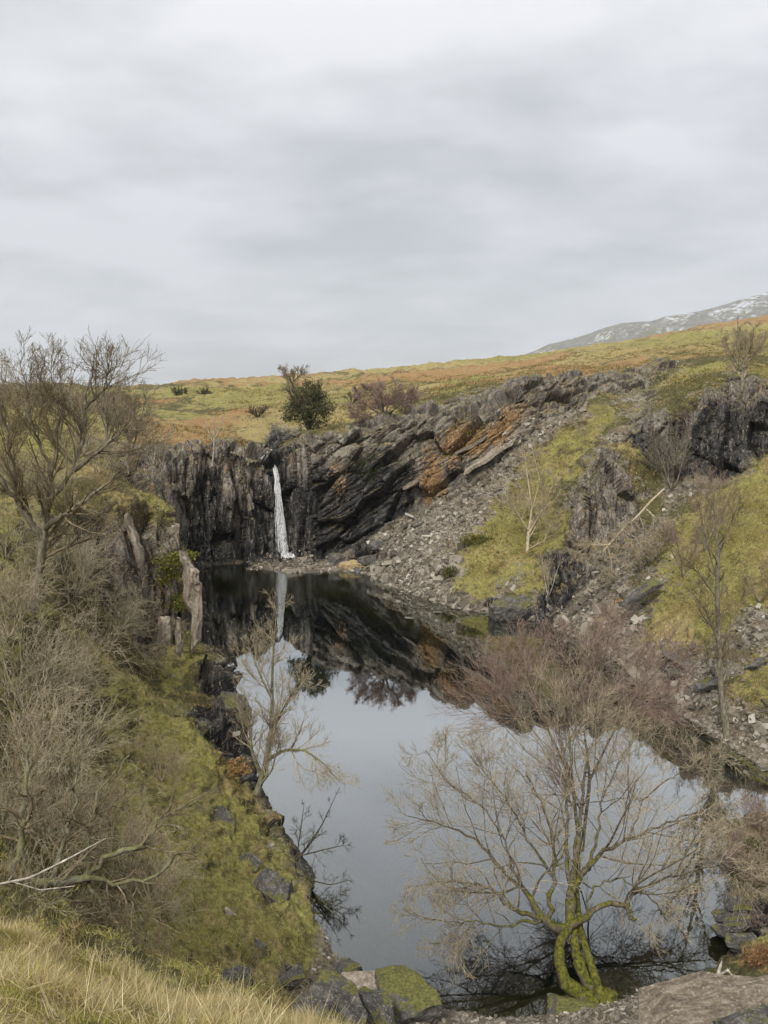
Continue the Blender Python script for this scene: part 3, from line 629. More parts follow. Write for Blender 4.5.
# standing stones of the left promontory
rock(195,612,42.2,(.6,.6,5.2),(1,2,15),41,M_PALE,'tall pale brown slate pillar standing at the water edge','rock_pillar','rock pillar',cuts=16,flat=.55,rough=.035,sub=3)
rock(189,585,43.8,(.65,.6,4.4),(0,-6,10),42,M_PALE,'shorter pale slate pillar directly behind the tall one','rock_pillar','rock pillar',cuts=16,flat=.55,rough=.035,sub=3)
rock(179,638,41.4,(.35,.35,2.4),(0,3,30),43,M_PALE,'thin low slate splinter left of the tall pillar','rock_pillar','rock pillar',cuts=13,flat=.55,rough=.035,sub=3)
rock(170,548,48.2,(1.1,1.2,3.2),(0,4,20),44,M_PALE,'pale split slate block under the moss-topped headland','slate_block','rock',cuts=16,flat=.5,rough=.035,sub=3)
rock(158,545,47.8,(.8,1.1,2.6),(0,-2,0),45,M_PALE,'narrow pale slate block under the moss left of the split one','slate_block','rock',cuts=16,flat=.5,rough=.035,sub=3)
rock(137,560,44.9,(.6,1.3,6.0),(0,-7,12),46,M_PALE,'long leaning slate slab on the headland behind the bramble branches','slate_slab','rock',cuts=16,flat=.55,rough=.035,sub=3)
rock(163,640,43.6,(.9,1,2.6),(0,2,12),47,M_PALE,'weathered slate buttress below the headland bushes','slate_block','rock',cuts=16,flat=.55,rough=.035,sub=3)
rock(228,722,37.6,(1.7,2.2,3.4),(8,14,30),48,M_SLATE,'rounded dark rock bulging over the water on the left bank','boulder','boulder',cuts=10)
# right bank
rock(640,593,50.8,(3.3,1.0,.45),(4,-30,12),51,M_SLATE,'long dark slate slab lying on the right bank debris','slate_slab','rock',cuts=5,flat=.6,rough=.012)
rock(722,680,39.8,(2.9,.9,.38),(4,-16,8),52,M_SLATE,'long dark slab behind the slender tree trunk','slate_slab','rock',cuts=5,flat=.6,rough=.012)
rock(676,660,43.0,(1.7,1.0,.4),(0,22,-20),53,M_SLATE,'tilted slate slab beside the green patch on the right bank','slate_slab','rock',cuts=5,flat=.6,rough=.012)
rock(690,664,42.4,(1.3,.8,.5),(0,-25,25),54,M_SLATE,'second slate slab leaning against the tilted one','slate_slab','rock',cuts=5,flat=.6)
rock(672,672,42.0,(1.0,.6,.3),(0,10,0),55,M_SLATE,'small slate slab below the two leaning slabs','slate_slab','rock',cuts=5,flat=.6)
rock(763,662,39.4,(2.2,.8,.3),(0,-15,10),56,M_SLATE,'slate slab at the right picture edge above the tree foot','slate_slab','rock',cuts=5,flat=.6)
rock(512,608,57.8,(3.8,2.2,1.6),(0,-8,6),57,M_SLATE,'large dark waterside rock under the green slope','boulder','boulder',cuts=8)
rock(352,567,74.4,(2.8,1.8,1.2),(0,6,15),61,M_YELLOW,'ochre yellow boulder on the beach right of the waterfall','boulder','boulder',cuts=6)
rock(338,559,75.6,(2.0,1.5,1.1),(0,6,40),62,M_SLATE,'dark boulder behind the ochre boulder','boulder','boulder')
rock(370,560,74.2,(2.2,1.5,1.0),(0,-15,-20),63,M_SLATE,'dark rock between the ochre boulder and the scree','boulder','boulder')
rock(380,545,75.2,(2.0,1.5,1.0),(0,-15,10),64,M_SLATE,'dark rock at the cliff foot above the scree corner','boulder','boulder')
rock(362,572,73.2,(1.6,1.2,.7),(0,5,10),65,M_SLATE,'dark wet stone in the water beside the ochre boulder','rock')
# pale diagonal slabs in the long back wall
def ledge(p0, p1, w, th, seed, mat, label):
    a = P(*p0); b = P(*p1); d = b-a; L = np.linalg.norm(d); me = stone_mesh('rock_ledge', (L, w, th), seed, 4, .5, rough=.02, sub=3)
    o = link('rock_ledge', me, mat, None, (a+b)/2, label, 'rock ledge'); o.rotation_euler = Vector(d).to_track_quat('X', 'Z').to_euler(); return o
ledge((463,474,73.7),(528,430,74.9),1.4,.42,71,M_PALE,'long pale diagonal slab in the back cliff above the scree')
ledge((508,432,76.4),(541,410,77.4),1.2,.36,72,M_PALE,'short pale diagonal slab higher in the back cliff')
ledge((400,492,77.2),(486,436,75.9),1.6,.36,73,M_BROWN,'rusty brown diagonal slab across the orange cliff')

# loose slate chips on the scree
def chips(seed=5, n=26000, s0=.035, s1=.17, pw=6, nm='slate_debris', lb='loose broken slate chips covering the scree', zf=None):
    rg = np.random.default_rng(seed); A, B, C = TV[TF[:, 0]], TV[TF[:, 1]], TV[TF[:, 2]]
    ar = np.linalg.norm(np.cross(B-A, C-A), axis=1)/2; w = TW[TF].mean(1); cen = (A+B+C)/3; px, py, d = px_of(cen)
    vis = (px > -30) & (px < 800) & (py > 380) & (py < 1060) & (cen[:, 1] < 95) & (cen[:, 1] > 8) & (cen[:, 2] > -.1)
    pr = ar*np.clip(w[:, 3]-.25+.3*w[:, 8]*(cen[:, 2] < 1.2), 0, 1)*vis*(60/np.maximum(d, 10))**1.5; pr = pr*((cen[:, 1] > 30)*(cen[:, 0] > -14)*np.clip(1.2-cen[:, 2]/6, .12, 1)*np.clip(.2+2*vnoise(cen*.6, 66), .02, 2) if zf else 1); pr /= pr.sum()
    k = rg.choice(len(pr), n, p=pr); u = rg.random((n, 2)); u = np.where(u.sum(1, keepdims=True) > 1, 1-u, u)
    p = A[k]+(B-A)[k]*u[:, :1]+(C-A)[k]*u[:, 1:]
    nrm = np.cross(B-A, C-A)[k]; nrm /= np.linalg.norm(nrm, axis=1, keepdims=True)
    s = (s0+s1*rg.random(n)**pw)*np.clip(p[:, 1]/45, .5, 1.3)
    ax = rg.normal(size=(n, 3)); nn = nrm+rg.normal(size=(n, 3))*.35; nn /= np.linalg.norm(nn, axis=1, keepdims=True)
    t1 = np.cross(nn, ax); t1 /= np.linalg.norm(t1, axis=1, keepdims=True); t2 = np.cross(nn, t1)
    q = np.array([(-1,-1,-1),(1,-1,-1),(1,1,-1),(-1,1,-1),(-1,-1,1),(1,-1,1),(1,1,1),(-1,1,1)], float)
    Vv = []; J = 1+rg.uniform(-.4, .25, (4, n, 2)); thk = rg.uniform(.12, .38, n)[:, None]
    for m_, a in enumerate(q):
        j = J[m_ % 4]; Vv.append(p+t1*(a[0]*j[:, :1]*s[:, None])+t2*(a[1]*.62*j[:, 1:]*s[:, None])+nn*(a[2]*thk*s[:, None]))
    Vv = np.stack(Vv, 1).reshape(-1, 3); f = np.array([(0,3,2,1),(4,5,6,7),(0,1,5,4),(1,2,6,5),(2,3,7,6),(3,0,4,7)])
    Ff = (np.arange(n)[:, None, None]*8+f[None]).reshape(-1, 4); me = mesh_np(nm, Vv, Ff, False)
    b = rg.random(n)[:, None]; c = np.where(b < .5, np.array([[.095, .081, .063]]), np.where(b < .9, np.array([[.20, .173, .136]]), np.array([[.34, .31, .26]])))*rg.uniform(.7, 1.15, (n, 1))
    colattr(me, 'tint', np.repeat(c, 8, 0)); link(nm, me, mat_tint('slate_chip', .85), kind='stuff', label=lb, cat='slate debris')
chips()
chips(6, 1100, .12, .36, 2.6, 'slate_blocks', 'larger angular slate blocks scattered over the scree', 60)

# ------------------------------------------------------------------ grass
def blades(name, n, sel, hgt, wid, pal, seed, label, cat, tuft=8, spread=.08, lean=.5, dens=None, segs=2, flat=0.):
    rg = np.random.default_rng(seed); A, B, C = TV[TF[:, 0]], TV[TF[:, 1]], TV[TF[:, 2]]
    ar = np.linalg.norm(np.cross(B-A, C-A), axis=1)/2; w = TW[TF].mean(1); cen = (A+B+C)/3
    pr = ar*sel(w, cen); pr /= pr.sum(); m = n//tuft
    k = rg.choice(len(pr), m, p=pr); u = rg.random((m, 2)); u = np.where(u.sum(1, keepdims=True) > 1, 1-u, u)
    base = A[k]+(B-A)[k]*u[:, :1]+(C-A)[k]*u[:, 1:]; nz = np.cross(B-A, C-A)[k]; nz /= np.linalg.norm(nz, axis=1, keepdims=True); wk = w[k]
    dist = np.linalg.norm(base-np.array((0, 0, H)), axis=1)
    sc = np.repeat(rg.uniform(.6, 1.3, m), tuft); base = np.repeat(base, tuft, 0); nz = np.repeat(nz, tuft, 0); m = len(base)
    tl = rg.normal(size=(m//tuft, 2))*lean*.6; tl = np.repeat(tl, tuft, 0)
    off = rg.normal(size=(m, 2))*spread; base = base.copy(); base[:, 0] += off[:, 0]; base[:, 1] += off[:, 1]
    base[:, 2] += -(nz[:, 0]*off[:, 0]+nz[:, 1]*off[:, 1])/np.maximum(nz[:, 2], .35)-.02
    dr = np.stack([off[:, 0]/spread*.25+tl[:, 0]+rg.normal(size=m)*lean*.5, off[:, 1]/spread*.25+tl[:, 1]-.2*lean+rg.normal(size=m)*lean*.5, np.ones(m)], 1)+nz*flat
    dr /= np.linalg.norm(dr, axis=1, keepdims=True)
    h = (hgt*sc*rg.uniform(.45, 1.2, m))[:, None]; wd = wid*rg.uniform(.6, 1.3, m)[:, None]
    sd_ = np.cross(dr, rg.normal(size=(m, 3))); sd_ /= np.linalg.norm(sd_, axis=1, keepdims=True)
    droop = np.stack([dr[:, 0], dr[:, 1], -np.abs(dr[:, 2])*.9], 1)*rg.uniform(.1, .75, m)[:, None]
    rows = []
    for j in range(segs+1):
        t = j/segs; c = base+dr*h*t+droop*h*t*t*.5
        if j < segs: rows += [c-sd_*wd*(1-.55*t)/2, c+sd_*wd*(1-.55*t)/2]
        else: rows += [c]
    K = len(rows); Vv = np.stack(rows, 1).reshape(-1, 3); f = []
    for j in range(segs-1): f += [(2*j, 2*j+1, 2*j+3), (2*j, 2*j+3, 2*j+2)]
    f += [(2*segs-2, 2*segs-1, 2*segs)]
    Ff = (np.arange(m)[:, None, None]*K+np.array(f)[None]).reshape(-1, 3); me = mesh_np(name, Vv, Ff, False)
    pal = np.array(pal); ti = np.repeat(rg.integers(0, len(pal), m//tuft), tuft); alt = rg.integers(0, len(pal), m); ti = np.where(rg.random(m) < .35, alt, ti)
    c = pal[ti]*rg.uniform(.7, 1.25, (m, 1)); colattr(me, 'tint', np.repeat(c, K, 0))
    return link(name, me, M_BLADE, kind='stuff', label=label, cat=cat)
M_BLADE = mat_tint('grass_blade', .75, .35)
def infr(c, y0, y1, m=40):
    px, py, d = px_of(c); return (px > -m) & (px < 768+m) & (py > 330) & (py < 1024+m*2) & (c[:, 1] > y0) & (c[:, 1] < y1)
GOLD = [(.58,.48,.26),(.48,.38,.19),(.66,.57,.36),(.36,.27,.12),(.34,.32,.08)]
GREEN = [(.35,.33,.07),(.43,.39,.10),(.27,.265,.055),(.50,.44,.21),(.18,.17,.055),(.34,.26,.14),(.44,.37,.18)]
blades('foreground_grass', 210000, lambda w, c: infr(c, 1.5, 6.2)*(c[:, 2] > 12)*np.clip(.35+2.2*vnoise(c*2.1, 91), .03, 2), .125, .0034, GOLD, 1, 'dry golden grass covering the near left mound', 'grass', 22, .032, .75)
blades('foreground_moss', 60000, lambda w, c: infr(c, 1.5, 6.2)*(c[:, 2] > 12)*np.clip(.25-1.2*vnoise(c*2.1, 91), 0, 1), .055, .004, [(.22,.22,.04),(.32,.29,.07),(.16,.16,.035),(.40,.34,.14)], 2, 'low bright green moss and grass among the dry grass', 'grass', 10, .04, .5)
blades('tall_grass', 2200, lambda w, c: (np.abs(px_of(c)[0]-190) < 150)*(px_of(c)[1] > 965)*(px_of(c)[1] < 1100)*(c[:, 1] < 5.2)*(c[:, 1] > 2), .26, .0032, GOLD[:3], 3, 'tall thin straw stems along the mound crest', 'grass', 9, .03, .35, segs=3)
blades('slope_grass', 150000, lambda w, c: infr(c, 9, 34)*(c[:, 0] < -1)*np.clip(w[:, 0]+w[:, 1]+.5*w[:, 6]-.2, 0, 1)*(30/np.maximum(c[:, 1], 10))*np.clip(.6+1.6*fbm(c*1.1, 3, 94), .03, 2), .13, .010, GREEN, 4, 'short mossy green grass covering the left bank', 'grass', 12, .09, .7)
blades('brown_grass', 26000, lambda w, c: infr(c, 9, 50)*(c[:, 0] < -1)*np.clip(w[:, 1]*1.5+w[:, 6]-.2, 0, 1)*(vnoise(c*.9, 95) > .1), .26, .012, [(.30,.21,.10),(.38,.29,.14),(.20,.13,.07)], 5, 'withered brown tufts on the left bank', 'grass', 14, .08, .8)
blades('bank_grass', 110000, lambda w, c: infr(c, 30, 76)*(c[:, 0] > 3)*np.clip(w[:, 0]+w[:, 1]+.4*w[:, 6]-.2, 0, 1)*(50/np.maximum(c[:, 1], 30))*np.clip(.35+2.6*fbm(c*np.array((.9, .6, 1.3)), 4, 97), .0, 2), .18, .022, GREEN+[(.42,.34,.14),(.3,.2,.1)], 6, 'tussocky grass and moss on the right banks', 'grass', 9, .14, .7)
blades('headland_grass', 26000, lambda w, c: infr(c, 34, 60)*(c[:, 0] < -3)*np.clip(w[:, 0]+w[:, 1]+.5*w[:, 6]-.2, 0, 1), .22, .026, GREEN+[(.38,.30,.13)], 7, 'grass and moss capping the left headland', 'grass', 9, .14, .7)
blades('moor_grass', 90000, lambda w, c: infr(c, 62, 190)*(w[:, 3]+w[:, 4]+w[:, 8] < .5)*(vnoise(c*np.array((.12, .12, .1)), 98) > -.15), .38, .09, [(.34,.26,.12),(.26,.22,.06),(.24,.13,.05),(.18,.16,.04),(.12,.10,.04)], 8, 'rough tussocks of moor grass above the cliffs', 'grass', 10, .4, .8)

# ------------------------------------------------------------------ trees
class Tubes:
    def __init__(s): s.b = []
    def add(s, pts, rad):          # pts (M,n,3) rad (M,n)
        if len(pts): s.b.append((np.asarray(pts, float), np.asarray(rad, float)))
    def build(s, name, origin, sides=None):
        VV = []; FF = []; off = 0
        for pts, rad in s.b:
            for lo, hi, k in ((.05, 99, 8), (.016, .05, 5), (0, .016, 3)):
                mr = rad.max(1); m = (mr >= lo) & (mr < hi)
                if not m.any(): continue
                p = pts[m]; r = rad[m]; M_, n, _ = p.shape
                t = np.gradient(p, axis=1); t /= np.maximum(np.linalg.norm(t, axis=2, keepdims=True), 1e-9)
                ref = np.where(np.abs(t[..., 2:3]) > .85, np.array((1., 0, 0)), np.array((0, 0, 1.))); ref = np.broadcast_to(np.where(np.abs(t[:, :1, 2:3]).mean(1, keepdims=True) > .8, np.array((1., .2, 0)), np.array((0.1, 0, 1.))), t.shape)
                u = np.cross(t, ref); u /= np.maximum(np.linalg.norm(u, axis=2, keepdims=True), 1e-9); v = np.cross(t, u)
                a = np.arange(k)*2*math.pi/k
                ring = p[:, :, None, :]+(u[:, :, None, :]*np.cos(a)[None, None, :, None]+v[:, :, None, :]*np.sin(a)[None, None, :, None])*r[:, :, None, None]
                VV.append(ring.reshape(-1, 3)); i = np.arange(M_)[:, None, None]*n*k; j = np.arange(n-1)[None, :, None]*k; q = np.arange(k)[None, None, :]; q2 = (q+1) % k
                FF.append((np.stack([i+j+q, i+j+q2, i+j+k+q2, i+j+k+q], -1).reshape(-1, 4))+off); off += M_*n*k
        if not VV: return None
        return mesh_np(name, np.concatenate(VV)-np.asarray(origin, float), np.concatenate(FF), True)
def resample(pts, rad, n):
    pts = np.asarray(pts, float); rad = np.asarray(rad, float); L = np.r_[0, np.cumsum(np.linalg.norm(np.diff(pts, axis=0), axis=1))]
    # catmull-like smoothing
    t = np.linspace(0, L[-1], n*3); q = np.stack([np.interp(t, L, pts[:, c]) for c in range(3)], 1)
    for _ in range(3): q[1:-1] = q[1:-1]*.5+(q[:-2]+q[2:])*.25
    s_ = np.linspace(0, n*3-1, n); q = np.stack([np.interp(s_, np.arange(n*3), q[:, c]) for c in range(3)], 1)
    return q, np.interp(np.linspace(0, L[-1], n), L, rad)
def spawn(rg, pp, pr, k, ratio, ang, wob, trop, n, tmin=.2, rmin=.004, rr=.55, lmin=.0, tipbias=1., Labs=None, bias=None):
    """children for each parent branch; pp (M,m,3), pr (M,m)"""
    M_, m, _ = pp.shape; t = tmin+(1-tmin)*rg.random((M_, k))**(1/tipbias); f = t*(m-1); i = np.minimum(f.astype(int), m-2); w = (f-i)[..., None]
    idx = np.arange(M_)[:, None]; p = pp[idx, i]*(1-w)+pp[idx, i+1]*w; tg = pp[idx, i+1]-pp[idx, i]; tg /= np.maximum(np.linalg.norm(tg, axis=2, keepdims=True), 1e-9)
    r0 = pr[idx, i]*(1-w[..., 0])+pr[idx, i+1]*w[..., 0]
    Lp = np.linalg.norm(np.diff(pp, axis=1), axis=2).sum(1)[:, None]; L = (Lp if Labs is None else Labs)*ratio*(1.2-.75*t)*rg.uniform(.6, 1.25, (M_, k)); L = np.maximum(L, lmin)
    q = rg.normal(size=(M_, k, 3)); q = np.cross(tg, q); q /= np.linalg.norm(q, axis=2, keepdims=True); a = (ang*rg.uniform(.6, 1.3, (M_, k)))[..., None]
    d = tg*np.cos(a)+q*np.sin(a); d = d.reshape(-1, 3); p = p.reshape(-1, 3); L = L.reshape(-1); r = np.maximum(np.minimum(r0.reshape(-1)*rr, .12), rmin)
    if bias is not None: d = d+np.asarray(bias); d /= np.linalg.norm(d, axis=1, keepdims=True)
    out = [p]
    for s_ in range(n-1):
        d = d+rg.normal(size=d.shape)*wob; d[:, 2] += trop; d /= np.linalg.norm(d, axis=1, keepdims=True); p = p+d*(L/(n-1))[:, None]; out.append(p)
    pts_ = np.stack(out, 1); tap = np.linspace(1, .35, n)[None]; return pts_, np.maximum(r[:, None]*tap, rmin*.7)
def crown_from(rg, limbs, spec, rmin, T, keep=0, Tl=None):
    """limbs: list of (pts, rad) arrays of equal n; spec: list of dicts for successive levels"""
    pp = np.stack([a for a, b in limbs]); pr = np.stack([b for a, b in limbs])
    for j, sp in enumerate(spec):
        a, b = spawn(rg, pp, pr, rmin=rmin, **sp); (Tl if (Tl is not None and j < keep) else T).add(a, b)
        if sp.get('cont', True) and j == 0 and len(limbs):
            pp, pr = a, b
        else: pp, pr = a, b
    return pp
def knobble(me):
    co = np.empty(len(me.vertices)*3, np.float32); me.vertices.foreach_get('co', co); co = co.reshape(-1, 3).astype(float); no = np.empty(len(co)*3, np.float32); me.vertices.foreach_get('normal', no); no = no.reshape(-1, 3)
    E = np.empty(len(me.edges)*2, np.int32); me.edges.foreach_get('vertices', E); E = E.reshape(-1, 2); L = np.linalg.norm(co[E[:, 0]]-co[E[:, 1]], axis=1); w = np.full(len(co), 1e9); np.minimum.at(w, E[:, 0], L); np.minimum.at(w, E[:, 1], L)
    co += no*((vnoise(co*7, 7)+.6*vnoise(co*17, 8))*np.minimum(w, .12)*.32)[:, None]; me.vertices.foreach_set('co', co.astype(np.float32).ravel()); me.update()
def tree_parts(name, base, label, cat, Tt, Tc, mt, mc, group=None):
    t = thing(name, base, label, cat, group); me = Tt.build('trunk', base)
    if me:
        knobble(me); link('trunk', me, mt, t)
    me = Tc.build('crown', base)
    if me: link('crown', me, mc, t)
    return t
def retarget(o, label, loc, rz=0., sc=1., group=None, tilt=(0, 0)):
    c = o.copy(); COL.objects.link(c); c.location = Vector([float(a) for a in loc]); c.rotation_euler = (tilt[0], tilt[1], rz); c.scale = (sc,)*3 if not hasattr(sc, '__len__') else sc
    c['label'] = label
    if group: c['group'] = group
    for ch in o.children: d = ch.copy(); COL.objects.link(d); d.parent = c
    return c
BK_GREY = mat_bark('bark_grey', (.07, .060, .042), (.17, .148, .105), (.31, .275, .21))
BK_TAN = mat_bark('twig_tan', (.18, .145, .09), (.33, .275, .185), (.47, .41, .30))
BK_BROWN = mat_bark('twig_brown', (.08, .06, .036), (.19, .15, .092), (.31, .255, .165))
BK_RED = mat_bark('twig_reddish', (.13, .092, .070), (.27, .192, .155), (.40, .31, .25))
BK_OLIVE = mat_bark('twig_olive_tan', (.16, .135, .08), (.29, .25, .16), (.43, .385, .27))
BK_DARK = mat_bark('bark_dark', (.022, .019, .015), (.065, .055, .042), (.13, .115, .09), .25, ((.03, .03, .012), (.09, .085, .03)))
BK_MOSS = mat_bark('bark_mossy', (.04, .035, .025), (.10, .085, .06), (.19, .165, .12), .40, height=(-.2, 3.4))
BK_WHITE = mat_bark('dead_wood_pale', (.12, .10, .08), (.36, .32, .26), (.56, .52, .45))
BK_LICH = mat_bark('bark_lichen', (.07, .065, .045), (.17, .16, .11), (.31, .30, .23), .35, ((.09, .09, .04), (.22, .21, .10)))

# --- the mossy tree at the near shore
def near_trees():
    rg = np.random.default_rng(11); base = P(598, 1002, 19.5); base[2] = .25
    cr = lambda a, b: (380+a/1.98, 720+b/1.98)
    lean = lambda y: 7.5*min(1.3, max(0, (975-y)/330.))**.8      # the crown grows out over the water
    def limb(L):       # (crop x, crop y, depth, radius)
        out = []
        for a, b, d, r in L:
            x, y = cr(a, b); out.append(P(x, y, d+lean(y)))
        return out, [r for *_, r in L]
    T = Tubes(); C = Tubes(); limbs = []
    trunk = [limb([(446,566,19.5,.34),(412,552,19.5,.27),(376,532,19.6,.23),(358,500,19.6,.20),(356,470,19.6,.19),(362,435,19.6,.165),(374,405,19.7,.20),(378,370,19.7,.19),(380,320,19.8,.14),(388,270,19.9,.10),(394,215,20,.08)]),
             limb([(452,562,19.7,.30),(424,538,19.7,.24),(398,500,19.8,.21),(388,455,19.8,.18),(385,420,19.8,.15),(374,395,19.75,.14)]),
             limb([(366,412,19.6,.15),(345,412,19.5,.13),(322,394,19.4,.11),(300,358,19.3,.085),(272,326,19.2,.07),(240,292,19.1,.055),(200,250,19,.042),(150,215,18.9,.03),(100,200,18.8,.02),(55,190,18.7,.012)]),
             limb([(322,394,19.4,.08),(290,382,19.2,.07),(258,374,19.0,.062),(238,350,18.9,.055),(215,332,18.8,.035),(170,318,18.6,.025),(110,320,18.3,.015)]),
             limb([(318,398,19.4,.05),(285,398,19.3,.042),(250,412,19.1,.034),(205,398,18.9,.024),(150,402,18.7,.016),(90,392,18.5,.01)]),
             limb([(330,405,19.5,.09),(335,360,19.5,.075),(342,310,19.6,.062),(346,270,19.7,.052),(338,215,19.7,.042),(318,160,19.6,.03),(290,110,19.5,.02)]),
             limb([(378,408,19.6,.12),(405,395,19.4,.095),(438,366,19.2,.085),(472,362,19.1,.08),(492,372,19.0,.065),(490,350,18.95,.05),(515,332,18.8,.042),(555,318,18.6,.035),(610,300,18.4,.028),(660,292,18.2,.02),(720,300,18,.012)]),
             limb([(380,335,19.8,.12),(408,292,19.9,.085),(440,262,20,.07),(490,236,20.1,.05),(545,214,20.2,.038),(610,190,20.3,.026),(680,178,20.4,.016)]),
             limb([(388,270,19.9,.08),(398,200,20,.06),(402,130,20.1,.046),(410,60,20.2,.034),(402,-20,20.3,.024),(398,-90,20.4,.015)]),
             limb([(378,330,19.8,.08),(368,260,19.9,.06),(372,190,20,.05),(368,100,20.1,.04),(358,30,20.2,.03),(340,-60,20.3,.018)]),
             limb([(408,292,19.9,.06),(432,225,20,.045),(440,160,20.1,.035),(470,90,20.2,.025),(510,20,20.3,.015)]),
             limb([(300,358,19.3,.05),(262,300,19.3,.04),(258,260,19.3,.035),(210,180,19.3,.028),(130,120,19.3,.02),(90,60,19.3,.012)]),
             limb([(342,310,19.6,.05),(300,250,19.8,.04),(270,190,20,.03),(230,130,20.1,.02),(180,70,20.2,.012)]),
             limb([(492,372,19,.055),(500,398,19.0,.045)]),
             limb([(490,236,20.1,.035),(520,160,20.2,.028),(580,110,20.3,.02),(650,90,20.4,.012)]),
             limb([(405,395,19.5,.04),(420,330,19.4,.035),(470,310,19.3,.028),(530,345,19.1,.02),(570,400,18.9,.012)])]
    tr = [resample(a, b, 22) for a, b in trunk]
    for q_ in (0, 1): tr[q_] = (tr[q_][0], tr[q_][1]*.84*np.r_[1.6, 1.3, 1.12, np.ones(19)]*(1+.12*np.sin(np.arange(22)*2.1+q_)))
    for a, b in tr:
        a[1:-1] += rg.normal(size=a[1:-1].shape)*.035
    T.add(np.stack([a for a, b in tr]), np.stack([b for a, b in tr]))
    limbs = [tr[i] for i in (2, 3, 4, 5, 6, 7, 8, 9, 10, 11, 12, 14, 15)]
    pp = np.stack([a for a, b in limbs]); pr = np.stack([b for a, b in limbs])
    a1, b1 = spawn(rg, pp, pr, 15, .5, .8, .15, .05, 9, .22, .009, .45, tipbias=1.0); T.add(a1, b1)
    a2, b2 = spawn(rg, a1, b1, 7, .62, .7, .15, .035, 7, .1, .0075, .5, lmin=.45); C.add(a2, b2)
    a3, b3 = spawn(rg, a2, b2, 4, .62, .65, .14, .02, 5, .12, .0062, .6, lmin=.3); C.add(a3, b3)
    k = rg.random(len(a3)) < .5
    a4, b4 = spawn(rg, a3[k], b3[k], 3, .65, .6, .12, .0, 4, .2, .0055, .7, lmin=.16); C.add(a4, b4)
    t = tree_parts('shore_tree', base, 'gnarled bare tree with bright mossy twin trunk at the near shore', 'tree', T, C, BK_MOSS, BK_TAN)
    me = stone_mesh('root_mound', (1.6, 1.3, .8), 77, 8); link('root_mound', me, M_MOSSY, None, P(576, 1014, 19.2), 'bright mossy stone at the foot of the gnarled shore tree', 'rock')
    # reddish tree behind it
    rg = np.random.default_rng(12); T = Tubes(); C = Tubes(); b0 = P(612, 998, 19.9); b0[2] = .2
    st = [([(604,1003,19.1,.15),(592,968,19.3,.12),(579,925,19.7,.10),(575,885,20.1,.08),(580,850,20.4,.07),(572,780,20.8,.062),(570,740,21.0,.05),(562,690,21.4,.034),(556,628,21.8,.015)]),
          ([(582,850,20.4,.06),(590,780,20.8,.05),(584,730,21.1,.042),(600,680,21.4,.03),(612,622,21.7,.014)]),
          ([(572,780,20.8,.05),(548,730,20.9,.042),(532,690,21,.032),(520,650,21.1,.015)]),
          ([(590,780,20.8,.045),(612,735,20.8,.038),(640,690,20.8,.028),(668,660,20.8,.014)]),
          ([(570,740,21,.04),(590,700,21.4,.03),(585,650,21.7,.015)]),
          ([(584,730,21.1,.035),(630,710,21.2,.025),(660,700,21.2,.012)]),
          ([(548,730,20.9,.035),(515,715,20.8,.022),(500,690,20.8,.012)])]
    tr = [resample([P(a, b, d+lean(b)+.2) for a, b, d, r in L], [r for *_, r in L], 18) for L in st]; T.add(np.stack([a for a, b in tr]), np.stack([b for a, b in tr]))
    pp = np.stack([a for a, b in tr]); pr = np.stack([b for a, b in tr]); pp[0, :8] = pp[0, 8]; 
    a1, b1 = spawn(rg, pp[:, 6:], pr[:, 6:], 20, .56, .75, .12, .05, 9, .05, .008, .5, Labs=4.2); C.add(a1, b1)
    a2, b2 = spawn(rg, a1, b1, 9, .6, .65, .13, .04, 7, .1, .0072, .55, lmin=.35); C.add(a2, b2)
    a3, b3 = spawn(rg, a2, b2, 6, .6, .6, .12, .03, 5, .1, .0064, .6, lmin=.25); C.add(a3, b3)
    tree_parts('birch_tree', b0, 'bare tree with dense reddish twigs rising behind the mossy shore tree', 'tree', T, C, BK_MOSS, BK_RED)
near_trees()

def generic_tree(seed, h, r, stems=1, lean=0., levels=((9, .5, .7), (7, .5, .7), (5, .5, .7)), rmin=.01, trop=.06, wob=.1, tmin=.25, fork=.3, n0=14, skirt=1.):
    """unit builder: returns (trunk tubes, crown tubes) around the origin"""
    rg = np.random.default_rng(seed); T = Tubes(); C = Tubes(); S = []
    for k in range(stems):
        a = rg.uniform(0, 2*math.pi); d = np.array((math.cos(a)*fork*(stems > 1)+lean, math.sin(a)*fork*(stems > 1), 1.)); d /= np.linalg.norm(d); p = np.zeros(3); L = [p]; hh = h*rg.uniform(.7, 1) if k else h
        for j in range(n0-1):
            d = d+rg.normal(size=3)*wob*.6; d[2] += .05; d /= np.linalg.norm(d); p = p+d*hh/(n0-1); L.append(p)
        S.append((np.array(L), np.linspace(1, .15, n0)**.9*r*(1 if k == 0 else .75)))
    pp = np.stack([a for a, b in S]); pr = np.stack([b for a, b in S]); T.add(pp, pr); tm = tmin
    for j, (k, ratio, ang) in enumerate(levels):
        a, b = spawn(rg, pp, pr, k, ratio, ang, wob, trop, (9, 7, 5, 4)[min(j, 3)], tm, rmin*(1-.1*j), .5 if j == 0 else .6, lmin=.1); tm = .15
        (T if j == 0 and b.max() > .03 else C).add(a, b); pp, pr = a, b
    return T, C
def mk(name, base, label, cat, seed, h, r, mt, mc, group=None, **kw):
    T, C = generic_tree(seed, h, r, **kw); t = thing(name, base, label, cat, group)
    me = T.build('trunk', (0, 0, 0)); link('trunk', me, mt, t); me = C.build('crown', (0, 0, 0))
    if me: link('crown', me, mc, t)
    return t
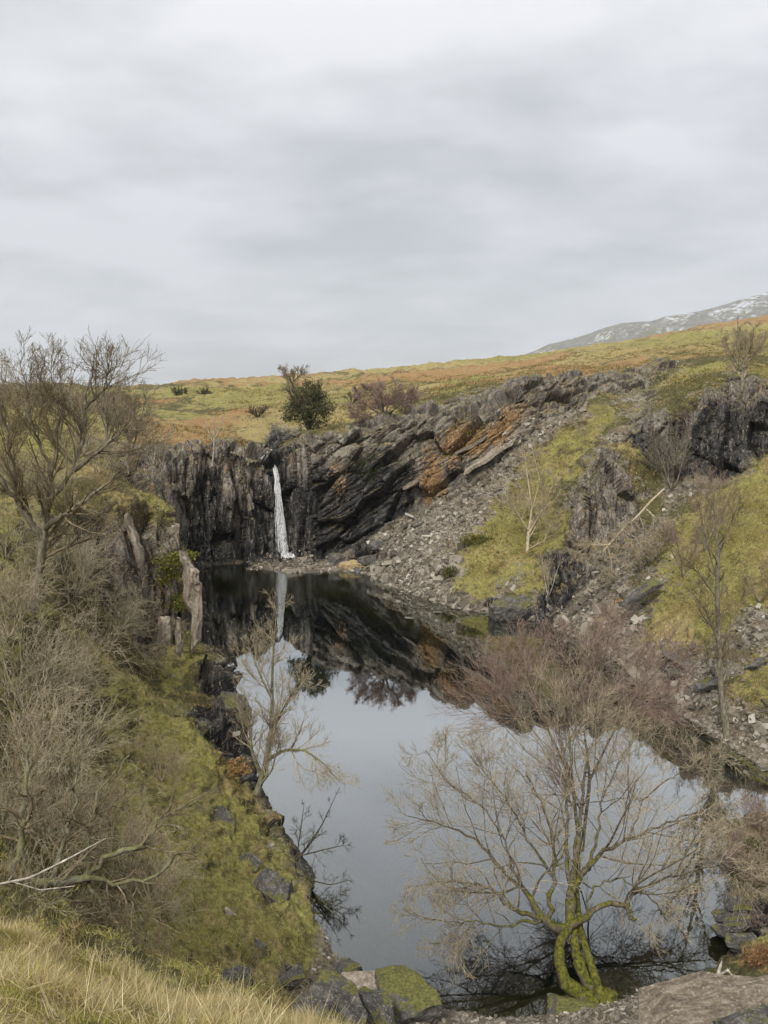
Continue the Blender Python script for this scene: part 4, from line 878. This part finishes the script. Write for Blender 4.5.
def sketch_tree(name, paths, label, mt, mc, seed, lv, group=None, n=18, sel=None, wob=.15, trop=.05, rmin=.006, cat='tree', tmin=.2, jit=.0, keep=False):
    rg = np.random.default_rng(seed); tr = [resample([P(a, b, d) for a, b, d, r in L], [r for *_, r in L], n) for L in paths]
    for a, b in tr:
        if jit: a[1:-1] += rg.normal(size=a[1:-1].shape)*jit
    T = Tubes(); C = Tubes(); base = tr[0][0][0]; T.add(np.stack([a for a, b in tr]), np.stack([b for a, b in tr]))
    use = tr if sel is None else [tr[i] for i in sel]; pp = np.stack([a for a, b in use]); pr = np.stack([b for a, b in use]); tm = tmin
    for j, (k, ratio, ang, Labs) in enumerate(lv):
        a, b = spawn(rg, pp, pr, k, ratio, ang, wob, trop, (9, 7, 5, 4)[min(j, 3)], tm, rmin*(1-.1*j), .5, lmin=.1, Labs=Labs); tm = .12; (C if not (keep and j == 0) else T).add(a, b); pp, pr = a, b
    return tree_parts(name, base, label, cat, T, C, mt, mc, group)
# tree leaning from the left bank
sketch_tree('bank_tree', [[(256,794,28.6,.16),(262,778,28.7,.13),(268,752,28.8,.10),(272,720,28.9,.08),(272,680,29,.055),(274,640,29.1,.035),(277,608,29.2,.012)],
  [(262,778,28.7,.10),(252,752,28.7,.06),(248,720,28.8,.04),(244,690,28.9,.015)],
  [(266,760,28.8,.08),(285,750,28.4,.06),(305,750,28.0,.045),(322,762,27.6,.03),(340,782,27.3,.012)],
  [(270,735,28.9,.06),(285,705,28.7,.035),(300,680,28.5,.012)],
  [(272,700,28.9,.05),(260,675,29,.03),(250,650,29.1,.01)],
  [(260,785,28.6,.07),(272,770,28.3,.04),(280,740,28.2,.012)]], 'pale bare tree leaning over the water from the left bank', BK_LICH, BK_TAN, 21, [(15, .55, .75, 2.9), (9, .62, .65, None), (5, .6, .6, None)], rmin=.0075, wob=.11)
sketch_tree('reflection_shrub', [[(290,868,25.6,.05),(305,850,25.5,.04),(322,825,25.6,.028),(336,795,25.8,.01)],[(300,856,25.5,.03),(322,850,25.2,.022),(345,845,25.0,.008)],[(292,866,25.6,.035),(310,880,24.6,.025),(330,885,24.0,.018),(350,880,23.6,.007)],[(296,862,25.6,.03),(300,835,25.8,.02),(304,805,26,.008)],[(306,885,24.8,.03),(326,905,23.4,.02),(340,925,22.8,.008)]],  # added shrub standing in for dark reflected branches of the bank tree
  'added dark bare shrub standing in for reflected branches below the bank tree', BK_DARK, BK_DARK, 44, [(10, .5, .75, 1.3), (6, .6, .65, None), (3, .6, .6, None)], rmin=.0052, wob=.13, cat='shrub', tmin=.15)
# slender tree on the right bank
sketch_tree('slender_tree', [[(729,748,36.2,.21),(724,715,36.3,.17),(720,680,36.5,.15),(719,640,36.6,.13),(717,600,36.8,.11),(718,560,36.9,.09),(716,520,37,.06),(712,480,37.1,.02)],
  [(719,645,36.6,.05),(706,610,36.2,.035),(690,590,35.9,.015)],[(718,600,36.8,.05),(700,575,36.4,.035),(682,555,36.1,.012)],[(720,650,36.6,.05),(735,620,36.9,.035),(748,585,37.2,.012)],
  [(718,560,36.9,.04),(730,525,37,.03),(740,500,37.1,.01)],[(717,580,36.9,.04),(706,540,36.7,.03),(698,500,36.6,.01)],[(720,680,36.5,.04),(704,660,36,.025),(690,652,35.7,.01)],[(721,690,36.5,.04),(728,665,36.9,.03),(738,640,37.2,.01)]],
  'tall slender bare tree standing at the water edge on the right bank', BK_GREY, BK_BROWN, 22, [(13, .55, .7, 2.6), (7, .62, .6, None), (4, .6, .6, None)], rmin=.009, tmin=.3, wob=.1)
# big tree at the left edge
sketch_tree('oak_tree', [[(34,612,27,.17),(38,575,27,.15),(44,540,27,.13),(50,500,27,.10),(52,470,27.1,.08),(58,430,27.2,.06),(66,390,27.3,.02)],
  [(44,540,27,.14),(20,505,26.6,.10),(-5,470,26.2,.06),(-30,430,26,.03)],[(50,500,27,.10),(74,470,27.2,.07),(84,430,27.4,.05),(84,408,27.5,.035),(90,380,27.6,.015)],
  [(74,470,27.2,.09),(100,450,27.1,.06),(130,425,27,.03),(140,410,27,.015)],[(52,470,27.1,.06),(34,430,27,.04),(26,390,26.9,.025),(20,360,26.8,.01)],
  [(44,530,27,.12),(70,510,26.5,.08),(100,490,26,.045),(120,470,25.8,.02)],[(20,505,26.6,.08),(10,450,26.4,.05),(2,400,26.3,.02)],[(84,408,27.5,.06),(110,385,27.6,.03),(112,362,27.7,.012)],[(84,430,27.4,.05),(60,400,27.4,.03),(48,366,27.4,.012)]],
  'big spreading bare tree at the left edge with a forking trunk', BK_GREY, BK_BROWN, 23, [(17, .6, .85, 3.6), (7, .65, .65, None), (5, .62, .65, None)], rmin=.0085, wob=.11, jit=.03)
# sprawling branches at lower left
sketch_tree('sprawling_tree', [[(-30,905,12.4,.12),(10,890,12.6,.10),(50,884,12.8,.085),(85,876,13,.055),(120,884,13.2,.042),(150,880,13.3,.032),(168,862,13.4,.035),(200,838,13.6,.01)],
  [(85,876,13,.06),(110,855,13.1,.05),(145,845,13.2,.04),(160,815,13.4,.03),(190,805,13.6,.015),(215,785,13.8,.006)],
  [(10,890,12.6,.07),(20,840,12.8,.055),(26,790,13,.045),(30,745,13.2,.02)],[(50,884,12.8,.06),(62,850,13,.045),(74,810,13.2,.03),(80,760,13.4,.012)],
  [(85,876,13,.05),(90,830,13.2,.04),(100,790,13.4,.02),(130,755,13.7,.01)],[(120,884,13.2,.04),(140,915,13.2,.025),(150,950,13.1,.01)],[(85,876,13,.045),(110,915,13,.03),(125,955,13,.01)],[(50,884,12.8,.05),(75,915,12.9,.03),(90,950,12.9,.012)]],
  'sprawling bare tree with mossy limb low on the left slope', BK_LICH, BK_BROWN, 24, [(13, .55, .9, 1.9), (7, .6, .75, None), (5, .6, .7, None)], rmin=.004, wob=.18, jit=.03)
sketch_tree('dead_branch', [[(-20,888,11.4,.03),(30,878,11.5,.022),(70,858,11.6,.016),(106,838,11.7,.006)],[(10,881,11.45,.014),(40,890,11.5,.012),(75,886,11.6,.005)]], 'thin white dead branch lying across the sprawling tree', BK_WHITE, BK_WHITE, 25, [(3, .3, .7, .5)], cat='branch', rmin=.003)
# fallen tree on the right slope
sketch_tree('fallen_tree', [[(664,489,58.6,.07),(652,500,57.7,.085),(637,517,56.8,.08),(625,527,56.1,.065),(608,546,55.2,.07),(596,560,54.6,.03)],[(645,508,57.4,.08),(655,518,57,.06),(668,530,56.6,.03)],[(622,530,56,.06),(632,545,55.6,.05),(640,560,55.2,.02)],
  [(610,545,55.2,.06),(590,545,55,.04),(575,555,54.8,.02)],[(608,546,55.2,.05),(612,565,54.8,.03),(606,580,54.4,.015)],[(622,530,56,.05),(640,540,55,.03),(660,545,54.5,.015)]], 'pale fallen tree lying down the slope with tangled grey branches', BK_TAN, BK_TAN, 26, [(22, .5, .9, 3.0), (9, .6, .8, None), (5, .6, .7, None)], sel=[0, 1, 2, 3, 4, 5], rmin=.013, wob=.2, trop=-.06, tmin=.35)
# sparse tree on the green scree slope
sketch_tree('slope_tree', [[(527,560,62.5,.16),(528,535,64,.13),(532,510,65,.09),(528,480,66,.05),(524,450,67,.02)],[(528,535,64,.08),(545,505,64.4,.05),(556,475,64.8,.02)],[(528,530,64,.08),(512,505,64,.05),(500,485,64,.02)],[(532,510,65,.06),(540,480,65.4,.04),(530,440,66,.015)],[(527,550,63,.06),(545,540,62.6,.04),(552,520,62.5,.02)]],
  'sparse lichen-covered tree on the green slope above the pool', BK_TAN, BK_TAN, 27, [(14, .55, .8, 3.6), (7, .6, .65, None), (4, .6, .6, None)], rmin=.014, wob=.12)
# trees of the moor
sketch_tree('hill_tree', [[(382,428,84,.18),(384,415,84.2,.13),(382,400,84.4,.07),(380,386,84.6,.02)],[(384,418,84.2,.09),(368,406,84.2,.05),(356,394,84.2,.02)],[(384,418,84.2,.09),(400,405,84.4,.05),(412,394,84.5,.02)],[(384,415,84.2,.08),(392,398,84,.04),(396,386,83.8,.02)],[(384,415,84.2,.08),(374,398,85,.04),(368,386,85.4,.02)],[(402,426,84.6,.08),(406,408,84.8,.05),(416,394,85,.02)],[(380,420,84,.06),(362,414,83.6,.03),(352,408,83.4,.02)]],
  'wide bare brown tree growing on the rim right of the evergreen', BK_DARK, BK_RED, 28, [(22, .6, .85, 3.2), (9, .62, .65, None), (6, .6, .6, None)], rmin=.017, trop=.02, wob=.1)
sketch_tree('fell_tree', [[(743,392,64.5,.18),(742,375,64.8,.13),(744,360,65,.07),(746,335,65.4,.03)],[(742,370,64.8,.1),(730,352,65,.06),(724,338,65.2,.02)],[(743,368,64.8,.1),(758,350,65,.06),(766,336,65.2,.02)],[(743,362,65,.08),(752,345,64.6,.05),(754,328,64.3,.02)],[(743,362,65,.08),(736,345,65.4,.05),(738,326,65.6,.02)]],
  'bare grey tree on top of the right-hand cliff against the fell', BK_GREY, BK_TAN, 29, [(16, .55, .75, 2.8), (7, .62, .6, None), (4, .6, .6, None)], rmin=.014, wob=.1)
sketch_tree('skyline_tree', [[(292,392,128,.14),(293,382,128,.09),(296,370,128,.03)],[(293,384,128,.1),(285,374,128,.06),(281,369,128,.03)],[(293,382,128,.1),(302,373,128,.05),(305,368,128,.03)]], 'small bare tree on the skyline behind the evergreen', BK_DARK, BK_BROWN, 30, [(14, .6, .8, 3.2), (7, .6, .6, None), (3, .6, .6, None)], rmin=.022, wob=.1)
sketch_tree('pale_sapling', [[(212,466,77.4,.09),(214,450,77.4,.07),(214,430,77.4,.04),(213,412,77.4,.02)],[(214,445,77.4,.05),(208,430,77.4,.03),(206,420,77.4,.02)],[(214,440,77.4,.04),(221,426,77.4,.03),(223,416,77.4,.02)]], 'small whitish sapling on the rim left of the waterfall', BK_WHITE, BK_WHITE, 31, [(7, .5, .6, 1.6), (4, .5, .6, None)], rmin=.016)
for k, (px, py, D, hp, lab) in enumerate([(158,478,66,6.0,'pale bare sapling in front of the cliff left of the waterfall'),(150,500,60,4.5,'low pale sapling beside the moss-topped headland')]):
    p = P(px, py, D); mk('pale_sapling', (p[0], p[1], p[2]-.5), lab, 'tree', 40+k, hp, .08, BK_WHITE, BK_WHITE, stems=3, fork=.35, rmin=.018, levels=((7, .45, .6), (4, .45, .6)))
p = P(188, 556, 50); mk('bare_shrub', (p[0]-1, p[1], p[2]-1.4), 'grey leafless shrub sticking out from the headland over dark water', 'shrub', 43, 3.6, .05, BK_GREY, BK_GREY, stems=7, fork=1.1, rmin=.011, levels=((8, .5, .7), (5, .5, .7)))
# hazy bare trees behind the headland
g = 'bare trees behind the left headland'
t0 = mk('bare_tree', on(128, 455, 66), 'hazy bare tree in the row behind the left headland', 'tree', 50, 6.5, .13, BK_GREY, BK_TAN, g, stems=3, fork=.3, rmin=.014, levels=((12, .45, .6), (8, .5, .6), (5, .5, .6)))
for k, (px, py, D, sc, wh) in enumerate([(105,460,60,.95,'second from the headland'),(146,462,70,.9,'closest to the cliff edge'),(160,455,74,.75,'smallest, at the cliff rim'),(88,455,62,.8,'third from the headland'),(116,445,76,.9,'set back in the gap'),(60,450,66,.8,'behind the crown of the big tree'),(30,445,70,.9,'second from the left edge'),(5,450,66,.85,'at the left edge')]):
    retarget(t0, 'hazy bare tree of the row behind the headland, '+wh, on(px, py, D), 1.3*k+.5, sc, g)
t0['label'] = 'tallest hazy bare tree of the row behind the left headland'
# thickets on the left bank
gb = 'leafless thicket on the left slope'
th = [mk('thicket_shrub', (0, -50, 0), 'x', 'shrub', 60+k, 2.7, .032, (BK_GREY, BK_TAN, BK_LICH)[k], (BK_OLIVE, BK_TAN, BK_OLIVE)[k], gb, stems=11, fork=1.1, rmin=.0062, wob=.13, trop=-.01, tmin=.1, levels=((7, .65, .75), (5, .62, .7), (2, .6, .7))) for k in range(3)]
spots = [(20,700,23,1.3,'in the middle of the left edge'),(60,690,26,1.3,'right of the middle of the left edge'),(100,640,34,1.4,'at the head of the green slope'),(70,620,33,1.3,'right beside the foot of the big tree'),(120,600,40,1.3,'below the leaning headland slab'),
 (20,640,27,1.2,'just in front of the foot of the big tree'),(100,560,42,1.3,'directly right of the trunk of the big tree'),(90,520,42,1.2,'behind the right limbs of the big tree'),(130,540,43,.8,'against the leaning headland slab'),(5,560,30,1.0,'left of the trunk of the big tree'),
 (30,770,19,1.1,'above the mossy limb of the sprawling tree'),(0,820,15,.9,'at the left edge above the dead white branch'),(60,830,18,.9,'behind the dead white branch'),(110,860,18.5,.8,'right of the tip of the dead white branch'),
 (40,915,12,.5,'just behind the crest of the golden mound'),(90,915,14,.6,'under the sprawling tree beside the golden mound'),(150,880,17.5,.7,'at the tip of the sprawling tree'),(140,940,14.5,.5,'lowest one above the golden grass'),
 (140,655,41,.9,'at the foot of the headland cliff'),(160,610,44,.8,'between the headland blocks and the slate pillars'),(50,500,40,1.1,'behind the crown of the big tree'),(15,480,38,1.0,'behind the left limbs of the big tree'),(100,480,48,1.0,'on the grass behind the headland'),
 (140,465,58,.9,'next to the row of hazy trees'),(80,440,56,1.0,'on the skyline field left of the hazy trees'),(75,585,35,1.1,'between the big tree and the leaning slab'),(170,910,18,.55,'low on the slope left of the small thin stone'),(60,730,22,1.2,'above the two shrubs of the middle slope'),(160,770,26.5,.6,'on the bright moss near the tawny bracken'),(35,800,16,1.0,'left of the middle slope over dark ground'),(48,632,25.5,1.0,'in front of the trunk of the big tree'),(8,625,25.5,1.1,'at the left edge beside the big trunk')]
adj = ['brown leafless shrub ', 'tan leafless shrub ', 'pale olive leafless shrub ']
for k, (px, py, D, sc, wh) in enumerate(spots):
    o = th[k % 3]; p = on(px, py, D, -.1); lb = adj[k % 3]+wh
    if k < 3: o.location = Vector(p); o.scale = (sc,)*3; o['label'] = lb; o.rotation_euler = (0, 0, k)
    else: retarget(o, lb, p, 2.1*k, (sc*(1+.2*math.sin(k)), sc, sc*(1+.15*math.cos(k*2))), gb, (.15*math.sin(k*3), .15*math.cos(k*5)))
# brushwood on the near right spit
gs = 'brushwood on the right near bank'
s0 = mk('brushwood_shrub', on(745, 868, 25), 'pinkish grey brushwood on the right near bank', 'shrub', 70, 1.6, .02, BK_GREY, BK_RED, gs, stems=12, fork=.9, rmin=.006, wob=.18, trop=0., tmin=.1, levels=((6, .55, .8), (5, .5, .8), (4, .5, .8)))
s1 = mk('brushwood_shrub', on(728, 838, 27.2), 'tan brushwood on the right near bank', 'shrub', 71, 1.5, .02, BK_TAN, BK_TAN, gs, stems=12, fork=1.0, rmin=.006, wob=.2, trop=0., tmin=.1, levels=((6, .55, .8), (5, .5, .8), (4, .5, .8)))
for k, (px, py, D, sc, wh) in enumerate([(765,840,27,1.,'at the right edge, upper'),(770,890,24,1.,'at the right edge, in the middle'),(755,825,28,.9,'at the far side of the spit'),(740,895,23.6,.7,'just above the layered slates'),(760,915,22.5,.6,'nearest the broad brown slab'),(790,860,25.5,1.2,'cut off by the right edge'),(722,855,26,.6,'closest to the open water')]):
    retarget((s0, s1)[k % 2], ('pinkish grey', 'tan')[k % 2]+' brushwood on the near bank, '+wh, on(px, py, D, -.05), k*1.7, sc, gs)
s0['label'] = 'pinkish grey brushwood in the middle of the right near bank'; s1['label'] = 'tan brushwood at the tip of the right near bank'
# shrubs of the right bowl
p = on(672, 488, 63); mk('bare_shrub', p, 'grey leafless shrub at the foot of the right-hand cliff', 'shrub', 80, 4.8, .08, BK_GREY, BK_GREY, stems=6, fork=.6, rmin=.014, levels=((9, .5, .7), (6, .5, .7), (4, .5, .7)))
p = on(706, 545, 52.5); mk('birch_shrub', p, 'pinkish young birch clump on the slope behind the slender tree', 'shrub', 81, 5.6, .06, BK_GREY, BK_RED, stems=6, fork=.35, rmin=.009, levels=((11, .4, .5), (7, .5, .5), (4, .5, .5)))
p = on(684, 560, 51); mk('birch_shrub', p, 'smaller pinkish birch clump left of the taller clump', 'shrub', 82, 4.0, .05, BK_GREY, BK_RED, stems=6, fork=.4, rmin=.008, levels=((10, .4, .5), (6, .5, .5), (4, .5, .5)))
p = on(760, 600, 43); mk('bare_shrub', p, 'low bare shrub near the right edge of the green bank', 'shrub', 83, 2.6, .04, BK_GREY, BK_BROWN, stems=7, fork=.7, rmin=.009, levels=((7, .5, .7), (5, .5, .7), (3, .5, .7)))
p = on(548, 600, 57.6); mk('bare_shrub', p, 'pale twiggy shrub beside the dark waterside rock', 'shrub', 84, 3.4, .06, BK_WHITE, BK_TAN, stems=4, fork=.5, rmin=.013, levels=((7, .5, .7), (5, .5, .7)))
p = on(345, 455, 79.5); mk('bare_shrub', (p[0], p[1], p[2]), 'leafless brown shrub hanging on the cliff right of the waterfall', 'shrub', 85, 2.6, .05, BK_BROWN, BK_BROWN, stems=8, fork=1., rmin=.02, levels=((7, .5, .7), (5, .5, .7)))
for k, (px, py, D, lab) in enumerate([(204,400,165,'low dark bush on the moor far left of the evergreen'),(180,398,170,'low olive bush on the moor near the left tree row'),(258,420,112,'small dark thorn bush on the moor left of the evergreen'),(352,404,118,'low dark bush between evergreen and wide bare tree')]):
    mk('moor_bush', on(px, py, D) if D < 139 else P(px, py, D), lab, 'bush', 90+k, 3.0 if D > 150 else 2.2, .08, BK_DARK, BK_DARK, stems=12, fork=1.3, rmin=.035 if D > 150 else .022, levels=((8, .5, .8), (6, .5, .8)))

# --- leafy plants
def leaf_cloud(name, base, blobs, n, size, pal, seed, label, cat, trunk=None, flat=0.):
    rg = np.random.default_rng(seed); C_ = []; 
    w = np.array([b[3]*b[4]*b[5] for b in blobs]); w = w/w.sum(); k = rg.choice(len(blobs), n, p=w); B_ = np.array(blobs, float)[k]
    d = rg.normal(size=(n, 3)); d /= np.linalg.norm(d, axis=1, keepdims=True); rad = rg.random(n)**.45; q = d*rad[:, None]
    nz = fbm(q*2.3+k[:, None]*7.1, 3, seed); keep = nz > -.12; q *= (1+.35*vnoise(d*3+k[:, None], seed+1))[:, None]; p = B_[:, :3]+q*B_[:, 3:6]; p = p[keep]; n = len(p)
    u = rg.normal(size=(n, 3)); u /= np.linalg.norm(u, axis=1, keepdims=True); v = np.cross(u, rg.normal(size=(n, 3))); v /= np.linalg.norm(v, axis=1, keepdims=True)
    s_ = size*rg.uniform(.5, 1.3, (n, 1)); Vv = np.stack([p-u*s_, p+v*s_*.4, p+u*s_, p-v*s_*.4], 1).reshape(-1, 3)
    me = mesh_np('foliage', Vv, np.arange(n*4).reshape(-1, 4)); pal = np.array(pal); c = pal[rg.integers(0, len(pal), n)]*rg.uniform(.6, 1.3, (n, 1)); colattr(me, 'tint', np.repeat(c, 4, 0))
    t = thing(name, base, label, cat); link('foliage', me, M_BLADE, t)
    if trunk: T, C = generic_tree(seed, **trunk); link('trunk', T.build('trunk', (0, 0, 0)), BK_DARK, t); m_ = C.build('twigs', (0, 0, 0)); link('twigs', m_, BK_BROWN, t)
    return t
leaf_cloud('holly_tree', on(309,432,88), [(0,0,2.2,2.3,2.0,2.0),(-1.9,0,2.5,1.3,1.4,1.2),(2.1,0,2.4,1.3,1.3,1.0),(.3,0,4.2,1.5,1.5,1.3),(.9,0,.7,1.6,1.5,.9),(-.9,0,3.9,1.1,1.1,1.0),(1.5,0,3.7,1.0,1.0,.9),(0,0,5.2,.8,.8,.8),(-2.3,0,1.4,1,1,.8)], 13000, .13, [(.07,.078,.034),(.11,.115,.05),(.16,.155,.08),(.05,.052,.026)], 95, 'dense dark evergreen tree on the rim above the waterfall', 'tree', dict(h=6.6, r=.2, stems=6, fork=.45, rmin=.02, levels=((12, .45, .6), (7, .6, .6))))
leaf_cloud('ivy_bush', on(372,452,79.2), [(0,0,0,1.5,.8,1.8),(.9,-.2,-1.2,1.1,.7,1.3)], 5000, .10, [(.04,.055,.02),(.07,.08,.03)], 96, 'dark green ivy hanging on the cliff below the wide bare tree', 'ivy')
leaf_cloud('juniper_bush', P(170,560,45.6), [(0,0,0,1.2,1,.5),(1.0,-.2,.3,.9,.8,.35),(-.3,0,-1.0,.9,.8,.6),(.6,0,-2.6,1.1,.8,.6)], 5200, .09, [(.16,.17,.03),(.09,.10,.03),(.24,.22,.05)], 97, 'green gorse bush between the headland blocks and the pillars', 'bush')
leaf_cloud('gorse_clump', on(388+62,578,64.5), [(0,0,.3,.9,.7,.5)], 1500, .09, [(.07,.075,.02),(.12,.12,.035)], 98, 'small dark green clump on the scree slope low by the pool', 'bush')
leaf_cloud('gorse_clump', on(474,548,67.5), [(0,0,.3,1.5,1.0,.6),(1.2,0,.2,1,1,.5)], 2500, .10, [(.09,.09,.025),(.15,.14,.04)], 99, 'wide green clump in the middle of the grassy scree', 'bush')
leaf_cloud('bracken_clump', on(755,978,19.4), [(0,0,.1,.4,.4,.2),(.4,.2,.2,.4,.4,.2)], 1500, .04, [(.20,.10,.05),(.28,.16,.08)], 100, 'rusty dead bracken beside the broad brown slab', 'bracken')
leaf_cloud('bracken_clump', on(232,782,28.6), [(0,0,.2,.8,.6,.3)], 3000, .06, [(.30,.17,.07),(.40,.28,.12)], 101, 'tawny dead bracken above the leaning bank tree', 'bracken')
# stump of bleached wood behind the slab
sketch_tree('bleached_stump', [[(718,982,18.6,.07),(719,972,18.7,.05),(722,960,18.8,.02)],[(718,976,18.6,.04),(728,970,18.5,.035),(736,982,18.4,.02)]], 'small bleached dead wood stump behind the broad brown slab', BK_WHITE, BK_WHITE, 33, [(3, .2, .6, .5)], cat='stump')

# ------------------------------------------------------------------ waterfall
def waterfall():
    rg = np.random.default_rng(3); s = NT('falling_water'); tc = s.n('TexCoord').outputs['Object']
    n = s.noise(tc, 3, 4, .7, sc=(3, 3, .7)); d = s.n('BsdfDiffuse', {'Color': (.88, .88, .87)}); tr = s.n('BsdfTransparent')
    m = s.n('MixShader', {0: s.math('MULTIPLY', s.step(n, .40, .64), .75)}); s.L.new(tr.outputs[0], m.inputs[1]); s.L.new(d.outputs[0], m.inputs[2]); s.L.new(m.outputs[0], s.out.inputs[0])
    base = P(284, 558, 79.0); t = thing('waterfall', base, 'thin white waterfall dropping from the dark notch into the pool', 'waterfall')
    def strands(path, w0, w1, n_, r, nm, dens=1.):
        T = Tubes(); pa = [P(*q) for q in path]; P_, _ = resample(pa, [1]*len(pa), 26)
        for k in range(n_):
            u = rg.normal()*.42; a = rg.uniform(0, .75)**1.3; b = min(1, a+rg.uniform(.25, 1)); i0, i1 = a*25, b*25; q = np.linspace(i0, i1, 14); c = np.stack([np.interp(q, np.arange(26), P_[:, j]) for j in range(3)], 1)
            tt = q/25; c[:, 0] += u*(w0+(w1-w0)*tt)+.03*np.sin(tt*7+rg.uniform(0, 6)); c[:, 1] += rg.normal()*.15
            T.add(c[None], (r*rg.uniform(.4, 1.3)*np.sin(np.linspace(.25, 2.9, 14)))[None])
        link(nm, T.build(nm, base), s.m, t)
    strands([(275,464,81.7),(276.5,475,81.2),(278,490,80.8),(280,515,80.4),(282.5,540,80.0),(284,559,79.6)], .18, .62, 95, .030, 'main_fall')
    strands([(274,466,81.6),(276,480,81.1),(277,496,80.7)], .22, .3, 40, .045, 'lip_fall')
    strands([(278,520,80.5),(281,535,80.1),(285,548,79.8),(286,559,79.5)], .3, .62, 36, .028, 'lower_fall')
    strands([(272,449,84.6),(268,451,84),(264,454,83.4),(261,459,82.8)], .3, .25, 36, .035, 'upper_cascade')
    p = P(284, 559, 79.0); T = Tubes()
    for k in range(120):
        a = rg.uniform(0, 6.28); rr = rg.uniform(.05, .9); q = np.array([(p[0]+rr*math.cos(a), p[1]+rr*math.sin(a)*.6, .25), (p[0]+rr*1.25*math.cos(a), p[1]+rr*.8*math.sin(a), .25+rg.uniform(.05, .4)), (p[0]+rr*1.5*math.cos(a), p[1]+rr*math.sin(a), .2)]); T.add(q[None], np.array([[.03, .07, .02]]))
    link('splash', T.build('splash', base), s.m, t)
waterfall()
